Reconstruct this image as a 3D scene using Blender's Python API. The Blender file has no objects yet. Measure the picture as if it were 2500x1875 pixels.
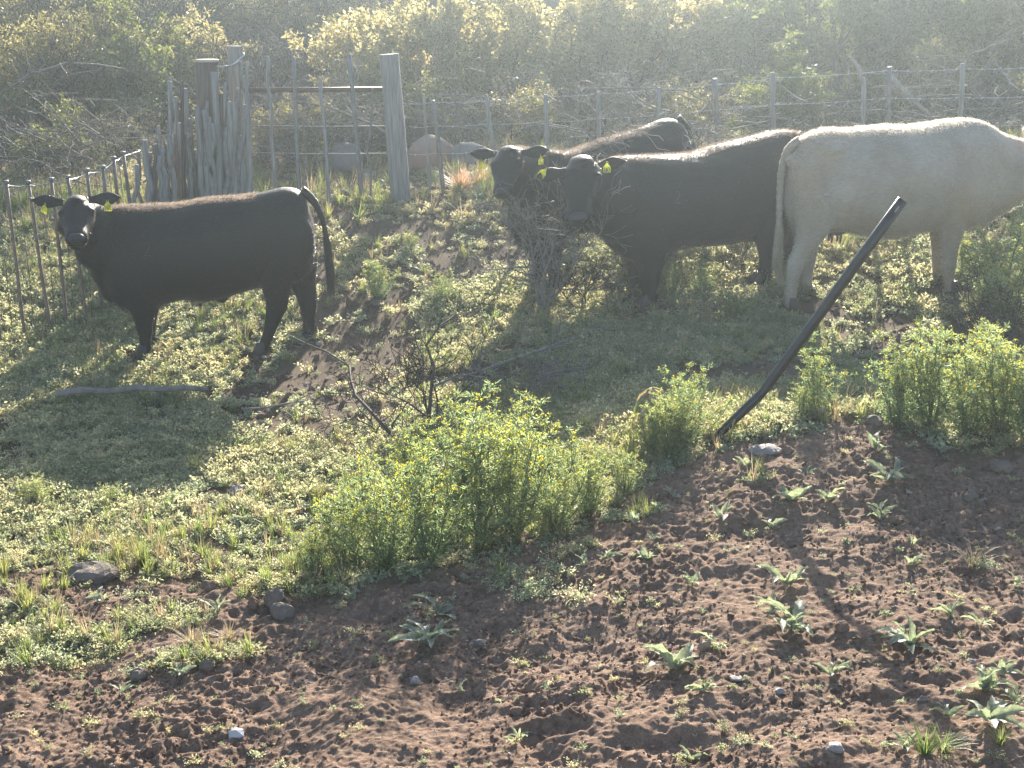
import bpy, math, random
import numpy as np
from mathutils import Vector, Matrix, noise as mnoise
from mathutils.bvhtree import BVHTree

SC = bpy.context.scene
COL = SC.collection
R = math.radians
PI = math.pi

# ------------------------------------------------------------------ camera
CAM_H = 3.0
PITCH = 15.8
FPX = 3630.0                      # focal length in pixels of the 2500 px wide photograph
cam_d = bpy.data.cameras.new('camera')
cam_d.sensor_width = 36.0
cam_d.lens = 36.0 * FPX / 2500.0
cam_d.clip_start = 0.1
cam_d.clip_end = 400.0
cam = bpy.data.objects.new('camera', cam_d)
COL.objects.link(cam)
cam.location = (0, 0, CAM_H)
cam.rotation_euler = (R(90 - PITCH), 0, 0)
SC.camera = cam

# ------------------------------------------------------------------ light
SUN_EL, SUN_AZ = 23.0, 9.0        # low sun ahead of the camera, a little to the right
w = bpy.data.worlds.new('World')
SC.world = w
w.use_nodes = True
nt = w.node_tree
sky = nt.nodes.new('ShaderNodeTexSky')
sky.sky_type = 'NISHITA'
sky.sun_disc = False
sky.sun_elevation = R(SUN_EL)
sky.sun_rotation = R(SUN_AZ)
sky.altitude = 600
sky.dust_density = 1.5
bg = nt.nodes['Background']
bg.inputs['Strength'].default_value = 0.085
nt.links.new(sky.outputs[0], bg.inputs['Color'])
sd = bpy.data.lights.new('sun', 'SUN')
sd.energy = 5.0
sd.angle = R(0.55)
sd.color = (1.0, 0.92, 0.78)
sun = bpy.data.objects.new('sun', sd)
COL.objects.link(sun)
sdir = Vector((math.sin(R(SUN_AZ)) * math.cos(R(SUN_EL)), math.cos(R(SUN_AZ)) * math.cos(R(SUN_EL)), math.sin(R(SUN_EL))))
sun.rotation_euler = sdir.to_track_quat('Z', 'Y').to_euler()
SC.view_settings.view_transform = 'Standard'
SC.view_settings.look = 'None'
SC.view_settings.gamma = 1
SC.view_settings.exposure = 1.87
SC.view_settings.use_curve_mapping = False
cy = SC.cycles
cy.use_denoising = True
cy.max_bounces = 6
cy.diffuse_bounces = 3
cy.glossy_bounces = 2
cy.transmission_bounces = 3
cy.volume_bounces = 0
cy.caustics_reflective = False
cy.caustics_refractive = False
HAZE_DENSITY = 0.0047
HAZE_G = 0.85

# ------------------------------------------------------------------ helpers
def tag(o, label=None, cat=None, group=None, kind=None):
    if label: o['label'] = label
    if cat: o['category'] = cat
    if group: o['group'] = group
    if kind: o['kind'] = kind
    return o

def empty(name, loc, rz=0.0):
    o = bpy.data.objects.new(name, None)
    o.empty_display_size = 0.1
    COL.objects.link(o)
    o.location = loc
    o.rotation_euler = (0, 0, rz)
    return o

def npmesh(name, verts, faces, mat=None, smooth=False, attrs=None):
    """verts (N,3) array, faces (M,k) array"""
    verts = np.asarray(verts, dtype=np.float32)
    faces = np.asarray(faces, dtype=np.int32)
    me = bpy.data.meshes.new(name)
    m, k = faces.shape
    me.vertices.add(len(verts))
    me.vertices.foreach_set('co', verts.ravel())
    me.loops.add(m * k)
    me.loops.foreach_set('vertex_index', faces.ravel())
    me.polygons.add(m)
    me.polygons.foreach_set('loop_start', np.arange(0, m * k, k, dtype=np.int32))
    me.polygons.foreach_set('loop_total', np.full(m, k, dtype=np.int32))
    if smooth:
        me.polygons.foreach_set('use_smooth', np.ones(m, dtype=bool))
    if attrs:
        for an, av in attrs.items():
            a = me.attributes.new(an, 'FLOAT', 'POINT')
            a.data.foreach_set('value', np.asarray(av, dtype=np.float32).ravel())
    me.update(calc_edges=True)
    if mat: me.materials.append(mat)
    return me

def link(name, me, parent=None, loc=None, rot=None, scale=None):
    o = bpy.data.objects.new(name, me)
    COL.objects.link(o)
    if parent is not None: o.parent = parent
    if loc is not None: o.location = loc
    if rot is not None: o.rotation_euler = rot
    if scale is not None: o.scale = scale
    return o

class MB:
    """collects polygons (quads/tris mixed) for one mesh"""
    def __init__(s): s.v = []; s.f = []
    def add(s, vs, fs):
        n = len(s.v)
        s.v.extend([tuple(map(float, p)) for p in vs])
        s.f.extend([tuple(i + n for i in f) for f in fs])
    def mesh(s, name, mat=None, smooth=True):
        me = bpy.data.meshes.new(name)
        me.from_pydata(s.v, [], s.f)
        if smooth: me.polygons.foreach_set('use_smooth', [True] * len(me.polygons))
        me.update()
        if mat: me.materials.append(mat)
        return me

def frame_of(t):
    t = t / (np.linalg.norm(t) + 1e-9)
    a = np.array((0, 0, 1.0)) if abs(t[2]) < 0.9 else np.array((1.0, 0, 0))
    r = np.cross(t, a); r /= np.linalg.norm(r)
    u = np.cross(r, t)
    return r, u

def tube(mb, pts, radii, sides=5, cap=True, jit=None):
    pts = [np.array(p, float) for p in pts]
    n = len(pts)
    vs, fs = [], []
    r = u = None
    for i, p in enumerate(pts):
        t = pts[min(i + 1, n - 1)] - pts[max(i - 1, 0)]
        t /= (np.linalg.norm(t) + 1e-9)
        if r is None: r, u = frame_of(t)
        else:
            r = r - t * np.dot(r, t); r /= (np.linalg.norm(r) + 1e-9); u = np.cross(r, t)
        for k in range(sides):
            a = 2 * PI * k / sides
            rr = radii[i] * (jit[k] if jit is not None else 1)
            vs.append(p + r * math.cos(a) * rr + u * math.sin(a) * rr)
    for i in range(n - 1):
        for k in range(sides):
            a, b = i * sides + k, i * sides + (k + 1) % sides
            fs.append((a, b, b + sides, a + sides))
    if cap:
        fs.append(tuple(range(sides))[::-1])
        fs.append(tuple((n - 1) * sides + k for k in range(sides)))
    mb.add(vs, fs)

# numpy value noise ----------------------------------------------------------
def _hash(ix, iy, s):
    h = (ix * 374761393 + iy * 668265263 + s * 1442695041) & 0xffffffff
    h = ((h ^ (h >> 13)) * 1274126177) & 0xffffffff
    return ((h ^ (h >> 16)) & 0xffff) / 65535.0

def vnoise(x, y, s=0):
    x = np.asarray(x, float); y = np.asarray(y, float)
    ix = np.floor(x).astype(np.int64); iy = np.floor(y).astype(np.int64)
    fx = x - ix; fy = y - iy
    fx = fx * fx * (3 - 2 * fx); fy = fy * fy * (3 - 2 * fy)
    a = _hash(ix, iy, s); b = _hash(ix + 1, iy, s); c = _hash(ix, iy + 1, s); d = _hash(ix + 1, iy + 1, s)
    return (a * (1 - fx) + b * fx) * (1 - fy) + (c * (1 - fx) + d * fx) * fy

def fbm(x, y, wl, octs, s=0, gain=0.5):
    t = np.zeros(np.broadcast(x, y).shape); a = 1.0; n = 0.0
    for o in range(octs):
        c, sn = math.cos(o * 1.1 + s), math.sin(o * 1.1 + s)
        X = (x * c - y * sn) / wl; Y = (x * sn + y * c) / wl
        t += a * (vnoise(X + 31.7 * o, Y + 17.3 * o, s + o * 7) * 2 - 1); n += a
        wl *= 0.5; a *= gain
    return t / n

def sstep(a, b, x):
    t = np.clip((np.asarray(x, float) - a) / (b - a), 0, 1)
    return t * t * (3 - 2 * t)

# ------------------------------------------------------------------ ground shape
def hsmooth(x, y):
    x = np.asarray(x, float); y = np.asarray(y, float)
    t = y - 11.0
    soft = 0.5 * (t + np.sqrt(t * t + 0.6)) - 0.5 * 0.0
    t2 = y - 14.9
    soft2 = 0.5 * (t2 + np.sqrt(t2 * t2 + 0.6))
    t3 = y - 21.3
    soft3 = 0.5 * (t3 + np.sqrt(t3 * t3 + 1.0))
    base = 0.2 * soft - 0.02 - 0.18 * soft2 + 0.27 * soft3
    base = np.where(base > 6.0, 6.0 + 2.0 * (1 - np.exp(-(base - 6.0) / 2.0)), base)
    tilt = 0.36 * sstep(-2.7, 2.3, x) + 0.03 * np.clip(x - 2.3, 0, 20)
    bank = 0.16 * np.exp(-((y - 8.1) / 1.1) ** 2) * sstep(0.3, 2.0, x)
    return base + tilt + bank - 0.05

def ray(px, py):
    d = Vector(((px - 1250) / FPX, -(py - 937.5) / FPX, -1.0))
    d.rotate(cam.rotation_euler)
    return d

def G(px, py, fn=None):
    """where the sight line through (px, py) of the 2500 x 1875 photograph meets the ground"""
    d = ray(px, py); o = cam.location
    t0, t = 2.0, 2.0
    while t < 60:
        p = o + d * t
        if p.z < float(hsmooth(p.x, p.y)):
            break
        t0 = t; t += 0.15
    for _ in range(18):
        m = (t0 + t) / 2; p = o + d * m
        if p.z < float(hsmooth(p.x, p.y)): t = m
        else: t0 = m
    p = o + d * t
    return p

def at_depth(px, py, y):
    d = ray(px, py); o = cam.location
    return o + d * ((y - o.y) / d.y)

# edge between bare soil (near) and the overgrown ground (far)
_edge = [G(*p) for p in [(-700, 1420), (0, 1400), (330, 1400), (700, 1440), (830, 1410), (1250, 1345), (1450, 1250), (1600, 1150), (1740, 1085), (1900, 1052), (2150, 1020), (2300, 1068), (2500, 1085), (3200, 1100)]]
_ex = np.array([p.x for p in _edge]); _ey = np.array([p.y for p in _edge])
def soil(x, y):
    """1 on bare soil, 0 on overgrown ground"""
    x = np.asarray(x, float); y = np.asarray(y, float)
    yb = np.interp(x, _ex, _ey) + 0.16 * fbm(x, y, 0.7, 3, 5)
    return 1 - sstep(-0.22, 0.16, y - yb + .10 * fbm(x, y, .16, 2, 6))

_mats = [(G(*p[:2]), p[2]) for p in [(60, 1560, .34), (200, 1585, .30), (310, 1530, .26), (430, 1520, .22), (90, 1490, .26), (470, 1625, .22), (560, 1600, .16), (20, 1650, .16), (340, 1480, .2), (600, 1445, .22), (180, 1450, .3), (1300, 1420, .22), (1430, 1350, .2), (1540, 1260, .16), (1850, 1180, .10)]]
_hooves = [G(*p) for p in [(356, 874), (364, 868), (642, 866), (752, 852), (1583, 746), (1550, 740), (1854, 694), (1934, 686), (2322, 718), (2292, 712), (1930, 756), (1975, 746), (190, 1440), (250, 1440), (515, 1455), (640, 1490), (110, 1410), (1330, 712), (1362, 692)]]
_bare = [(G(1130, 600), .75, .5), (G(930, 560), .35, .25), (G(1900, 900), 1.0, .5), (G(2020, 880), .8, .4), (G(1760, 920), .7, .35), (G(1150, 930), .5, .3), (G(900, 840), .3, .15), (G(1500, 720), .3, .2), (G(560, 1120), .16, .10), (G(700, 1240), .2, .1), (G(520, 1330), .22, .10), (G(1330, 860), .5, .22)]
def cover(x, y):
    """0..1 density of the low plants"""
    x = np.asarray(x, float); y = np.asarray(y, float)
    c = 1 - soil(x, y)
    n = fbm(x, y, 1.3, 4, 11)
    c = c * (.06 + .94 * sstep(-0.22, 0.14, n + 0.10))
    for p, a, b in _bare:
        g_ = np.exp(-(((x - p.x) / a) ** 2 + ((y - p.y) / b) ** 2)) * (1 + 1.3 * fbm(x, y, .35, 3, 15))
        c = c * (1 - 0.9 * sstep(.3, .75, g_))
    for p, a in _mats:
        c = np.maximum(c, .95 * sstep(.35, .7, np.exp(-((x - p.x) ** 2 / a ** 2 + (y - p.y) ** 2 / (.6 * a) ** 2)) * (1 + .9 * fbm(x, y, .2, 2, 19))))
    for p in _hooves:
        c = c * (1 - np.exp(-(((x - p.x) / .16) ** 2 + ((y - p.y + .08) / .22) ** 2)))
    c = c * (1 - .62 * sstep(15.0, 16.2, y))
    return np.clip(c, 0, 1)

_prints = []
_r = random.Random(3)
for _ in range(46):
    yy = _r.uniform(4.2, 9.0)
    _prints.append((_r.uniform(-0.40, 0.40) * (yy + 1), yy, _r.uniform(.07, .17), _r.uniform(.05, .12), _r.uniform(.008, .020)))
def detail(x, y):
    x = np.asarray(x, float); y = np.asarray(y, float)
    s = soil(x, y)
    d = 0.05 * fbm(x, y, 1.6, 2, 21) * (0.5 + 0.5 * s)
    r1 = fbm(x, y, 0.34, 3, 23)
    d = d + (0.036 * s + 0.012) * r1
    clod = 1 - np.abs(fbm(x, y, 0.085, 2, 31))
    gate = sstep(-0.25, 0.45, fbm(x, y, 0.5, 2, 77))
    d = d + s * (0.005 + 0.011 * gate) * (clod * 2 - 1.3)
    d = d + s * 0.016 * fbm(x, y * 1.5, 0.15, 2, 37)
    d = d + s * 0.007 * fbm(x, y, 0.045, 3, 41) * (0.6 + gate)
    d = d + s * 0.011 * (0.6 - 2.2 * np.abs(fbm(x * 1.1, y * .9, 0.06, 2, 47))) * (0.4 + gate)
    d = d + s * 0.0070 * fbm(x, y, 0.022, 2, 51)
    d = d + (1 - s) * (0.014 * fbm(x, y, 0.22, 2, 61) + 0.013 * fbm(x, y, 0.08, 3, 63)) * (y < 24)
    for px_, py_, a, b, h in _prints:
        m = (np.abs(x - px_) < 3 * a) & (np.abs(y - py_) < 3 * b)
        if m.any():
            q = np.sqrt(((x - px_) / a) ** 2 + ((y - py_) / b) ** 2) * (1 + .8 * r1)
            d = d + np.where(m, -h * np.exp(-q ** 4) + 0.5 * h * np.exp(-((q - 1.35) / 0.3) ** 2), 0)
    return d
def H(x, y):
    return hsmooth(x, y) + detail(x, y)
def Hf(x, y):
    return float(H(np.array([x]), np.array([y]))[0])
def P(px, py, dz=0.0):
    p = G(px, py)
    return Vector((p.x, p.y, Hf(p.x, p.y) + dz))

# ------------------------------------------------------------------ materials
def newmat(name):
    m = bpy.data.materials.new(name); m.use_nodes = True
    t = m.node_tree
    return m, t, t.nodes['Principled BSDF'], t.nodes['Material Output']

def ramp(t, fac, stops):
    n = t.nodes.new('ShaderNodeValToRGB')
    e = n.color_ramp.elements
    while len(e) < len(stops): e.new(0.5)
    for i, (p, c) in enumerate(stops):
        e[i].position = p; e[i].color = (*c, 1)
    t.links.new(fac, n.inputs[0])
    return n.outputs[0]

def noise_tex(t, scale, detail_=4, vec=None, rough=.55, stretch=None):
    n = t.nodes.new('ShaderNodeTexNoise')
    n.inputs['Scale'].default_value = scale
    n.inputs['Detail'].default_value = detail_
    n.inputs['Roughness'].default_value = rough
    if vec is None:
        vec = t.nodes.new('ShaderNodeTexCoord').outputs['Object']
    if stretch:
        mp = t.nodes.new('ShaderNodeMapping'); mp.inputs['Scale'].default_value = stretch
        t.links.new(vec, mp.inputs[0]); vec = mp.outputs[0]
    t.links.new(vec, n.inputs['Vector'])
    return n.outputs['Fac']

def mixc(t, fac, a, b, mode='MIX'):
    n = t.nodes.new('ShaderNodeMix'); n.data_type = 'RGBA'; n.blend_type = mode
    for s, v in ((0, fac), (6, a), (7, b)):
        if isinstance(v, (int, float)): n.inputs[s].default_value = v
        elif isinstance(v, tuple): n.inputs[s].default_value = (*v, 1)
        else: t.links.new(v, n.inputs[s])
    return n.outputs[2]

def bump(t, bsdf, h, strength, dist):
    b = t.nodes.new('ShaderNodeBump'); b.inputs['Strength'].default_value = strength; b.inputs['Distance'].default_value = dist
    t.links.new(h, b.inputs['Height']); t.links.new(b.outputs[0], bsdf.inputs['Normal'])

def leaf_mat(name, c1, c2, tr, trw=0.5, world_scale=0.9, dry=None, rough=.5, spec=.35, sheen=0.0):
    """two leaf colours varied per plant and over the ground, with light coming through"""
    m, t, b, out = newmat(name)
    oi = t.nodes.new('ShaderNodeObjectInfo')
    geo = t.nodes.new('ShaderNodeNewGeometry')
    n = noise_tex(t, world_scale, 3, geo.outputs['Position'])
    add = t.nodes.new('ShaderNodeMath'); add.operation = 'MULTIPLY_ADD'
    t.links.new(oi.outputs['Random'], add.inputs[0]); add.inputs[1].default_value = 0.5
    t.links.new(n, add.inputs[2])
    mr = t.nodes.new('ShaderNodeMapRange'); mr.inputs[1].default_value = 0.5; mr.inputs[2].default_value = 1.0
    t.links.new(add.outputs[0], mr.inputs[0])
    col = mixc(t, mr.outputs[0], c1, c2)
    n2 = noise_tex(t, 45, 2, geo.outputs['Position'])
    hv = t.nodes.new('ShaderNodeHueSaturation')
    vr = t.nodes.new('ShaderNodeMapRange'); vr.inputs[1].default_value = .3; vr.inputs[2].default_value = .7; vr.inputs[3].default_value = .65; vr.inputs[4].default_value = 1.35
    t.links.new(n2, vr.inputs[0]); t.links.new(vr.outputs[0], hv.inputs['Value']); t.links.new(col, hv.inputs['Color'])
    col = hv.outputs[0]
    t.links.new(col, b.inputs['Base Color'])
    b.inputs['Roughness'].default_value = rough
    b.inputs['Specular IOR Level'].default_value = spec
    if sheen:
        b.inputs['Sheen Weight'].default_value = sheen; b.inputs['Sheen Roughness'].default_value = .4
    tl = t.nodes.new('ShaderNodeBsdfTranslucent')
    tcol = mixc(t, 1.0, col, tr, 'MULTIPLY')
    t.links.new(tcol, tl.inputs['Color'])
    mx = t.nodes.new('ShaderNodeMixShader'); mx.inputs[0].default_value = trw
    t.links.new(b.outputs[0], mx.inputs[1]); t.links.new(tl.outputs[0], mx.inputs[2])
    t.links.new(mx.outputs[0], out.inputs['Surface'])
    return m

M = {}
def simple(name, c, rough=.7, var=0.25, scale=8, metal=0, bumps=None, c2=None, stretch=None, spec=.5):
    m, t, b, out = newmat(name)
    n = noise_tex(t, scale, 5, stretch=stretch)
    c2 = c2 or tuple(v * (1 - var) for v in c)
    t.links.new(ramp(t, n, [(.32, c2), (.68, c)]), b.inputs['Base Color'])
    b.inputs['Roughness'].default_value = rough
    b.inputs['Metallic'].default_value = metal
    b.inputs['Specular IOR Level'].default_value = spec
    if bumps: bump(t, b, noise_tex(t, bumps[0], 4, stretch=stretch), bumps[1], bumps[2])
    return m

# ground
m, t, b, out = newmat('ground_soil')
geo = t.nodes.new('ShaderNodeNewGeometry').outputs['Position']
at = t.nodes.new('ShaderNodeAttribute'); at.attribute_name = 'soil'
n1 = noise_tex(t, 1.4, 6, geo); n2 = noise_tex(t, 38, 5, geo, .7); n3 = noise_tex(t, 170, 3, geo)
soilc = ramp(t, n1, [(.3, (.14, .080, .053)), (.5, (.205, .123, .083)), (.7, (.285, .178, .124))])
soilc = mixc(t, ramp(t, n2, [(.40, (0, 0, 0)), (.75, (1, 1, 1))]), soilc, (.34, .245, .18))
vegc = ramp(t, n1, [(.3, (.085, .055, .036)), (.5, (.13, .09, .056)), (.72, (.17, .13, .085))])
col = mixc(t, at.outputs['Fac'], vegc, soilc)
col = mixc(t, ramp(t, n3, [(.35, (.55, .55, .55)), (.65, (1, 1, 1))]), (.045, .03, .022), col)
t.links.new(col, b.inputs['Base Color'])
b.inputs['Roughness'].default_value = .95
b.inputs['Specular IOR Level'].default_value = .15
bump(t, b, noise_tex(t, 95, 5, geo, .75), .9, .006)
M['ground'] = m

M['weed'] = leaf_mat('low_weed_leaf', (.27, .30, .19), (.58, .52, .35), (1.2, 1.2, .98), .55, .7)
M['weed_pale'] = leaf_mat('pale_weed_leaf', (.35, .39, .27), (.50, .49, .35), (1.18, 1.2, .98), .5, .8)
M['grass'] = leaf_mat('grass_blade', (.16, .22, .09), (.32, .32, .15), (1.25, 1.25, .8), .5)
M['straw'] = leaf_mat('dry_straw', (.46, .40, .27), (.37, .30, .19), (1.1, 1.0, .8), .4)
M['tall'] = leaf_mat('tall_weed_leaf', (.23, .30, .185), (.36, .41, .24), (1.2, 1.25, .88), .6, 1.5)
M['tallstem'] = leaf_mat('tall_weed_stem', (.09, .13, .06), (.14, .16, .07), (1, 1, .6), .15)
M['flower'] = leaf_mat('yellow_flower', (.62, .52, .06), (.55, .50, .10), (1.2, 1.2, .6), .5)
M['seed'] = leaf_mat('woolly_leaf', (.25, .285, .21), (.34, .36, .27), (1.15, 1.2, .85), .45, 2.0, sheen=.5)
M['gold'] = leaf_mat('golden_shrub_leaf', (.37, .34, .19), (.50, .435, .24), (1.25, 1.18, .9), .5, .5)
M['green'] = leaf_mat('green_shrub_leaf', (.17, .20, .10), (.28, .28, .14), (1.3, 1.3, .5), .45, .5)
M['olive'] = leaf_mat('olive_shrub_leaf', (.24, .235, .14), (.34, .30, .17), (1.2, 1.15, .6), .45, .5)
M['pinkgrass'] = leaf_mat('russet_grass', (.50, .33, .22), (.42, .33, .17), (1.2, 1.0, .8), .5)
M['bark'] = simple('grey_bark', (.17, .15, .13), .9, .5, 14)
M['darkbark'] = simple('dark_grey_bark', (.10, .088, .078), .9, .5, 14)
M['twig'] = simple('bleached_twig', (.24, .21, .185), .8, .45, 20)
M['darktwig'] = simple('dark_twig', (.075, .055, .045), .85, .4, 20)
M['wood'] = simple('weathered_wood', (.33, .31, .285), .85, .5, 9, bumps=(14, .8, .01), stretch=(6, 6, .35))
M['woodbrown'] = simple('brown_stake', (.16, .125, .10), .85, .5, 9, bumps=(14, .8, .01), stretch=(6, 6, .35))
M['cutwood'] = simple('sawn_end_grain', (.50, .43, .32), .8, .25, 30)
M['rust'] = simple('rusty_steel', (.24, .19, .165), .55, .45, 22, metal=.4, bumps=(60, .3, .002))
M['galv'] = simple('galvanised_wire', (.60, .60, .58), .28, .2, 30, metal=1.0)
M['steelpost'] = simple('grey_steel_post', (.22, .21, .21), .5, .35, 20, metal=.5)
M['rail'] = simple('brown_steel_rail', (.14, .085, .06), .5, .4, 12, metal=.3)
M['hose'] = simple('black_plastic_pipe', (.016, .017, .021), .33, .4, 14, bumps=(40, .15, .002))
M['stone'] = simple('grey_stone', (.20, .155, .125), .9, .45, 9, bumps=(30, .6, .01))
M['redstone'] = simple('red_boulder', (.36, .22, .16), .9, .4, 2.2, bumps=(14, .6, .02), c2=(.22, .17, .14))
M['greystone'] = simple('grey_boulder', (.24, .22, .21), .9, .4, 3, bumps=(14, .6, .02))
M['palestone'] = simple('pale_stone', (.30, .26, .24), .8, .3, 20, bumps=(40, .5, .006))
M['clod'] = simple('soil_clod', (.25, .165, .12), .95, .5, 12, bumps=(60, .8, .006), spec=.15)
M['pebble'] = simple('pebble', (.40, .33, .27), .85, .5, 3)
M['white'] = simple('pale_scrap', (.5, .47, .48), .5, .15, 20)

def hide_mat(name, c1, c2, sheen, tint, rough=.6, stains=None, sc=2.2):
    m, t, b, out = newmat(name)
    n = noise_tex(t, sc, 4)
    col = ramp(t, n, [(.35, c1), (.65, c2)])
    if stains:
        n2 = noise_tex(t, 1.25, 6, rough=.62)
        col = mixc(t, ramp(t, n2, [(.46, (0, 0, 0)), (.64, (.85, .85, .85))]), col, stains)
    fine = noise_tex(t, 60, 3, stretch=(.35, 1, 1))
    col = mixc(t, ramp(t, fine, [(.3, (.72, .72, .72)), (.7, (1, 1, 1))]), (0.4 * c1[0], .4 * c1[1], .4 * c1[2]), col)
    t.links.new(col, b.inputs['Base Color'])
    b.inputs['Roughness'].default_value = rough
    b.inputs['Specular IOR Level'].default_value = .25
    b.inputs['Sheen Weight'].default_value = sheen
    b.inputs['Sheen Roughness'].default_value = .35
    b.inputs['Sheen Tint'].default_value = (*tint, 1)
    bump(t, b, noise_tex(t, 45, 4, stretch=(.4, 1, 1)), .45, .006)
    return m
M['black'] = hide_mat('black_hide', (.008, .0075, .0075), (.012, .011, .011), .12, (.9, .85, .85), .52)
M['cream'] = hide_mat('cream_hide', (.29, .235, .18), (.41, .36, .305), .3, (1, .95, .85), .7, stains=(.36, .26, .17))
def hair_mat(name, c, tc, w_):
    m, t, b, out = newmat(name)
    b.inputs['Base Color'].default_value = (*c, 1); b.inputs['Roughness'].default_value = .35
    n = noise_tex(t, 30, 2)
    t.links.new(ramp(t, n, [(.3, tuple(v * .6 for v in c)), (.7, c)]), b.inputs['Base Color'])
    tl = t.nodes.new('ShaderNodeBsdfTranslucent'); tl.inputs['Color'].default_value = (*tc, 1)
    mx = t.nodes.new('ShaderNodeMixShader'); mx.inputs[0].default_value = w_
    t.links.new(b.outputs[0], mx.inputs[1]); t.links.new(tl.outputs[0], mx.inputs[2]); t.links.new(mx.outputs[0], out.inputs['Surface'])
    return m
M['blackhair'] = hair_mat('black_hair', (.011, .009, .008), (.10, .065, .045), .14)
M['backhair'] = hair_mat('rim_lit_back_hair', (.11, .08, .066), (.45, .35, .28), .45)  # paler than the coat: rim light along the back put into the hair
M['creamhair'] = hair_mat('cream_hair', (.58, .51, .43), (.9, .82, .68), .55)
M['tagyellow'] = leaf_mat('yellow_tag_plastic', (.68, .66, .09), (.72, .70, .12), (1.1, 1.1, .7), .35)
M['ink'] = simple('black_ink', (.02, .02, .02), .6)
M['nose'] = simple('dark_muzzle', (.02, .018, .019), .5, .3, 30)
M['eye'] = simple('dark_eye', (.01, .008, .006), .05)
M['hoof'] = simple('dark_hoof', (.05, .04, .035), .5, .4, 10)
M['pink'] = simple('pink_skin', (.52, .30, .24), .6, .2, 12)
M['teat'] = simple('dark_teat', (.14, .08, .07), .6)
M['brand'] = simple('scarred_hide', (.045, .043, .042), .7)

# ------------------------------------------------------------------ terrain
def build_terrain():
    near = 1 / np.linspace(1 / 4.4, 1 / 9.3, 640)
    rest = 9.3 * (60 / 9.3) ** np.linspace(0, 1, 185)[1:]
    ys = np.concatenate([np.linspace(-4, 4.3, 18), near, rest, np.linspace(62, 120, 14)])
    ud = np.linspace(-0.40, 0.40, 940)
    us = np.concatenate([np.linspace(-1.6, -0.42, 40), ud, np.linspace(0.42, 1.6, 40)])
    Y, U = np.meshgrid(ys, us, indexing='ij')
    X = U * (np.maximum(Y, -2) + 1.2) * 0.96
    Z = np.empty_like(X)
    for i in range(0, len(ys), 60):
        Z[i:i + 60] = H(X[i:i + 60], Y[i:i + 60])
    n, k = X.shape
    v = np.stack([X, Y, Z], -1).reshape(-1, 3)
    idx = np.arange(n * k).reshape(n, k)
    f = np.stack([idx[:-1, :-1], idx[:-1, 1:], idx[1:, 1:], idx[1:, :-1]], -1).reshape(-1, 4)
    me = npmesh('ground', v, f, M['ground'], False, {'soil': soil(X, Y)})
    o = link('ground', me)
    tag(o, kind='structure')
build_terrain()

# ------------------------------------------------------------------ leaves as little folded quads
def leaf_quads(pos, dirs, length, width, rng, fold=.35, curl=.3):
    """pos (N,3) leaf base, dirs (N,3) unit, length/width (N,) -> verts, tri faces (2 quads folded on the midrib -> diamond of 4 tris reduced to 2)"""
    N = len(pos)
    rnd = rng.normal(size=(N, 3))
    side = np.cross(dirs, rnd); side /= (np.linalg.norm(side, axis=1, keepdims=True) + 1e-9)
    nrm = np.cross(side, dirs)
    L = length[:, None]; W = width[:, None]
    a = pos
    mid = pos + dirs * L * .5
    b1 = mid + side * W * .5 + nrm * W * fold
    b2 = mid - side * W * .5 + nrm * W * fold
    c = pos + dirs * L - nrm * L * curl * .3
    v = np.stack([a, b1, c, b2], 1).reshape(-1, 3)
    i = np.arange(N)[:, None] * 4
    f = np.concatenate([i + np.array([[0, 1, 2]]), i + np.array([[0, 2, 3]])], 0)
    return v, f

def unit(a): return a / (np.linalg.norm(a, axis=-1, keepdims=True) + 1e-9)

# low plants ---------------------------------------------------------------
def clump_mesh(name, seed, mat, nst=13, rad=.085, hgt=.06, nl=9, ll=.017, lw=.009, upright=.5):
    rng = np.random.default_rng(seed)
    P_, D_ = [], []
    for s in range(nst):
        a = rng.uniform(0, 2 * PI); r_ = rad * rng.uniform(.35, 1.0)
        h = hgt * rng.uniform(.5, 1.2)
        for k in range(nl):
            tt = (k + rng.uniform(0, 1)) / nl
            p = np.array([math.cos(a) * r_ * tt, math.sin(a) * r_ * tt, h * (tt ** .7) * (1.15 - .3 * tt)])
            p += rng.normal(size=3) * .008
            P_.append(p)
            d = np.array([math.cos(a), math.sin(a), upright]) + rng.normal(size=3) * .8
            D_.append(d)
    P_ = np.array(P_); P_[:, 2] = np.maximum(P_[:, 2], .002); D_ = unit(np.array(D_))
    n = len(P_)
    v, f = leaf_quads(P_, D_, ll * rng.uniform(.6, 1.4, n), lw * rng.uniform(.6, 1.4, n), rng)
    return npmesh(name, v, f, mat)

def tuft_mesh(name, seed, mat, nb=26, hgt=.12, rad=.05, wid=.004):
    rng = np.random.default_rng(seed)
    vs, fs = [], []
    for i in range(nb):
        a = rng.uniform(0, 2 * PI); lean = rng.uniform(.1, 1.0); h = hgt * rng.uniform(.5, 1.2)
        b0 = np.array([math.cos(a), math.sin(a), 0]) * rad * .3 * rng.uniform(0, 1)
        d = np.array([math.cos(a), math.sin(a), 0]); s = np.array([-d[1], d[0], 0]) * wid
        n0 = len(vs)
        for k, tt in enumerate((0, .4, .75)):
            p = b0 + d * rad * 2.2 * lean * tt ** 1.6 + np.array([0, 0, h * tt * (1 - .25 * lean * tt)])
            vs += [p - s * (1 - tt), p + s * (1 - tt)]
        vs.append(b0 + d * rad * 2.2 * lean + np.array([0, 0, h * (1 - .35 * lean)]))
        fs += [(n0, n0 + 1, n0 + 3), (n0, n0 + 3, n0 + 2), (n0 + 2, n0 + 3, n0 + 5), (n0 + 2, n0 + 5, n0 + 4), (n0 + 4, n0 + 5, n0 + 6)]
    return npmesh(name, np.array(vs), np.array(fs), mat)

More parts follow.
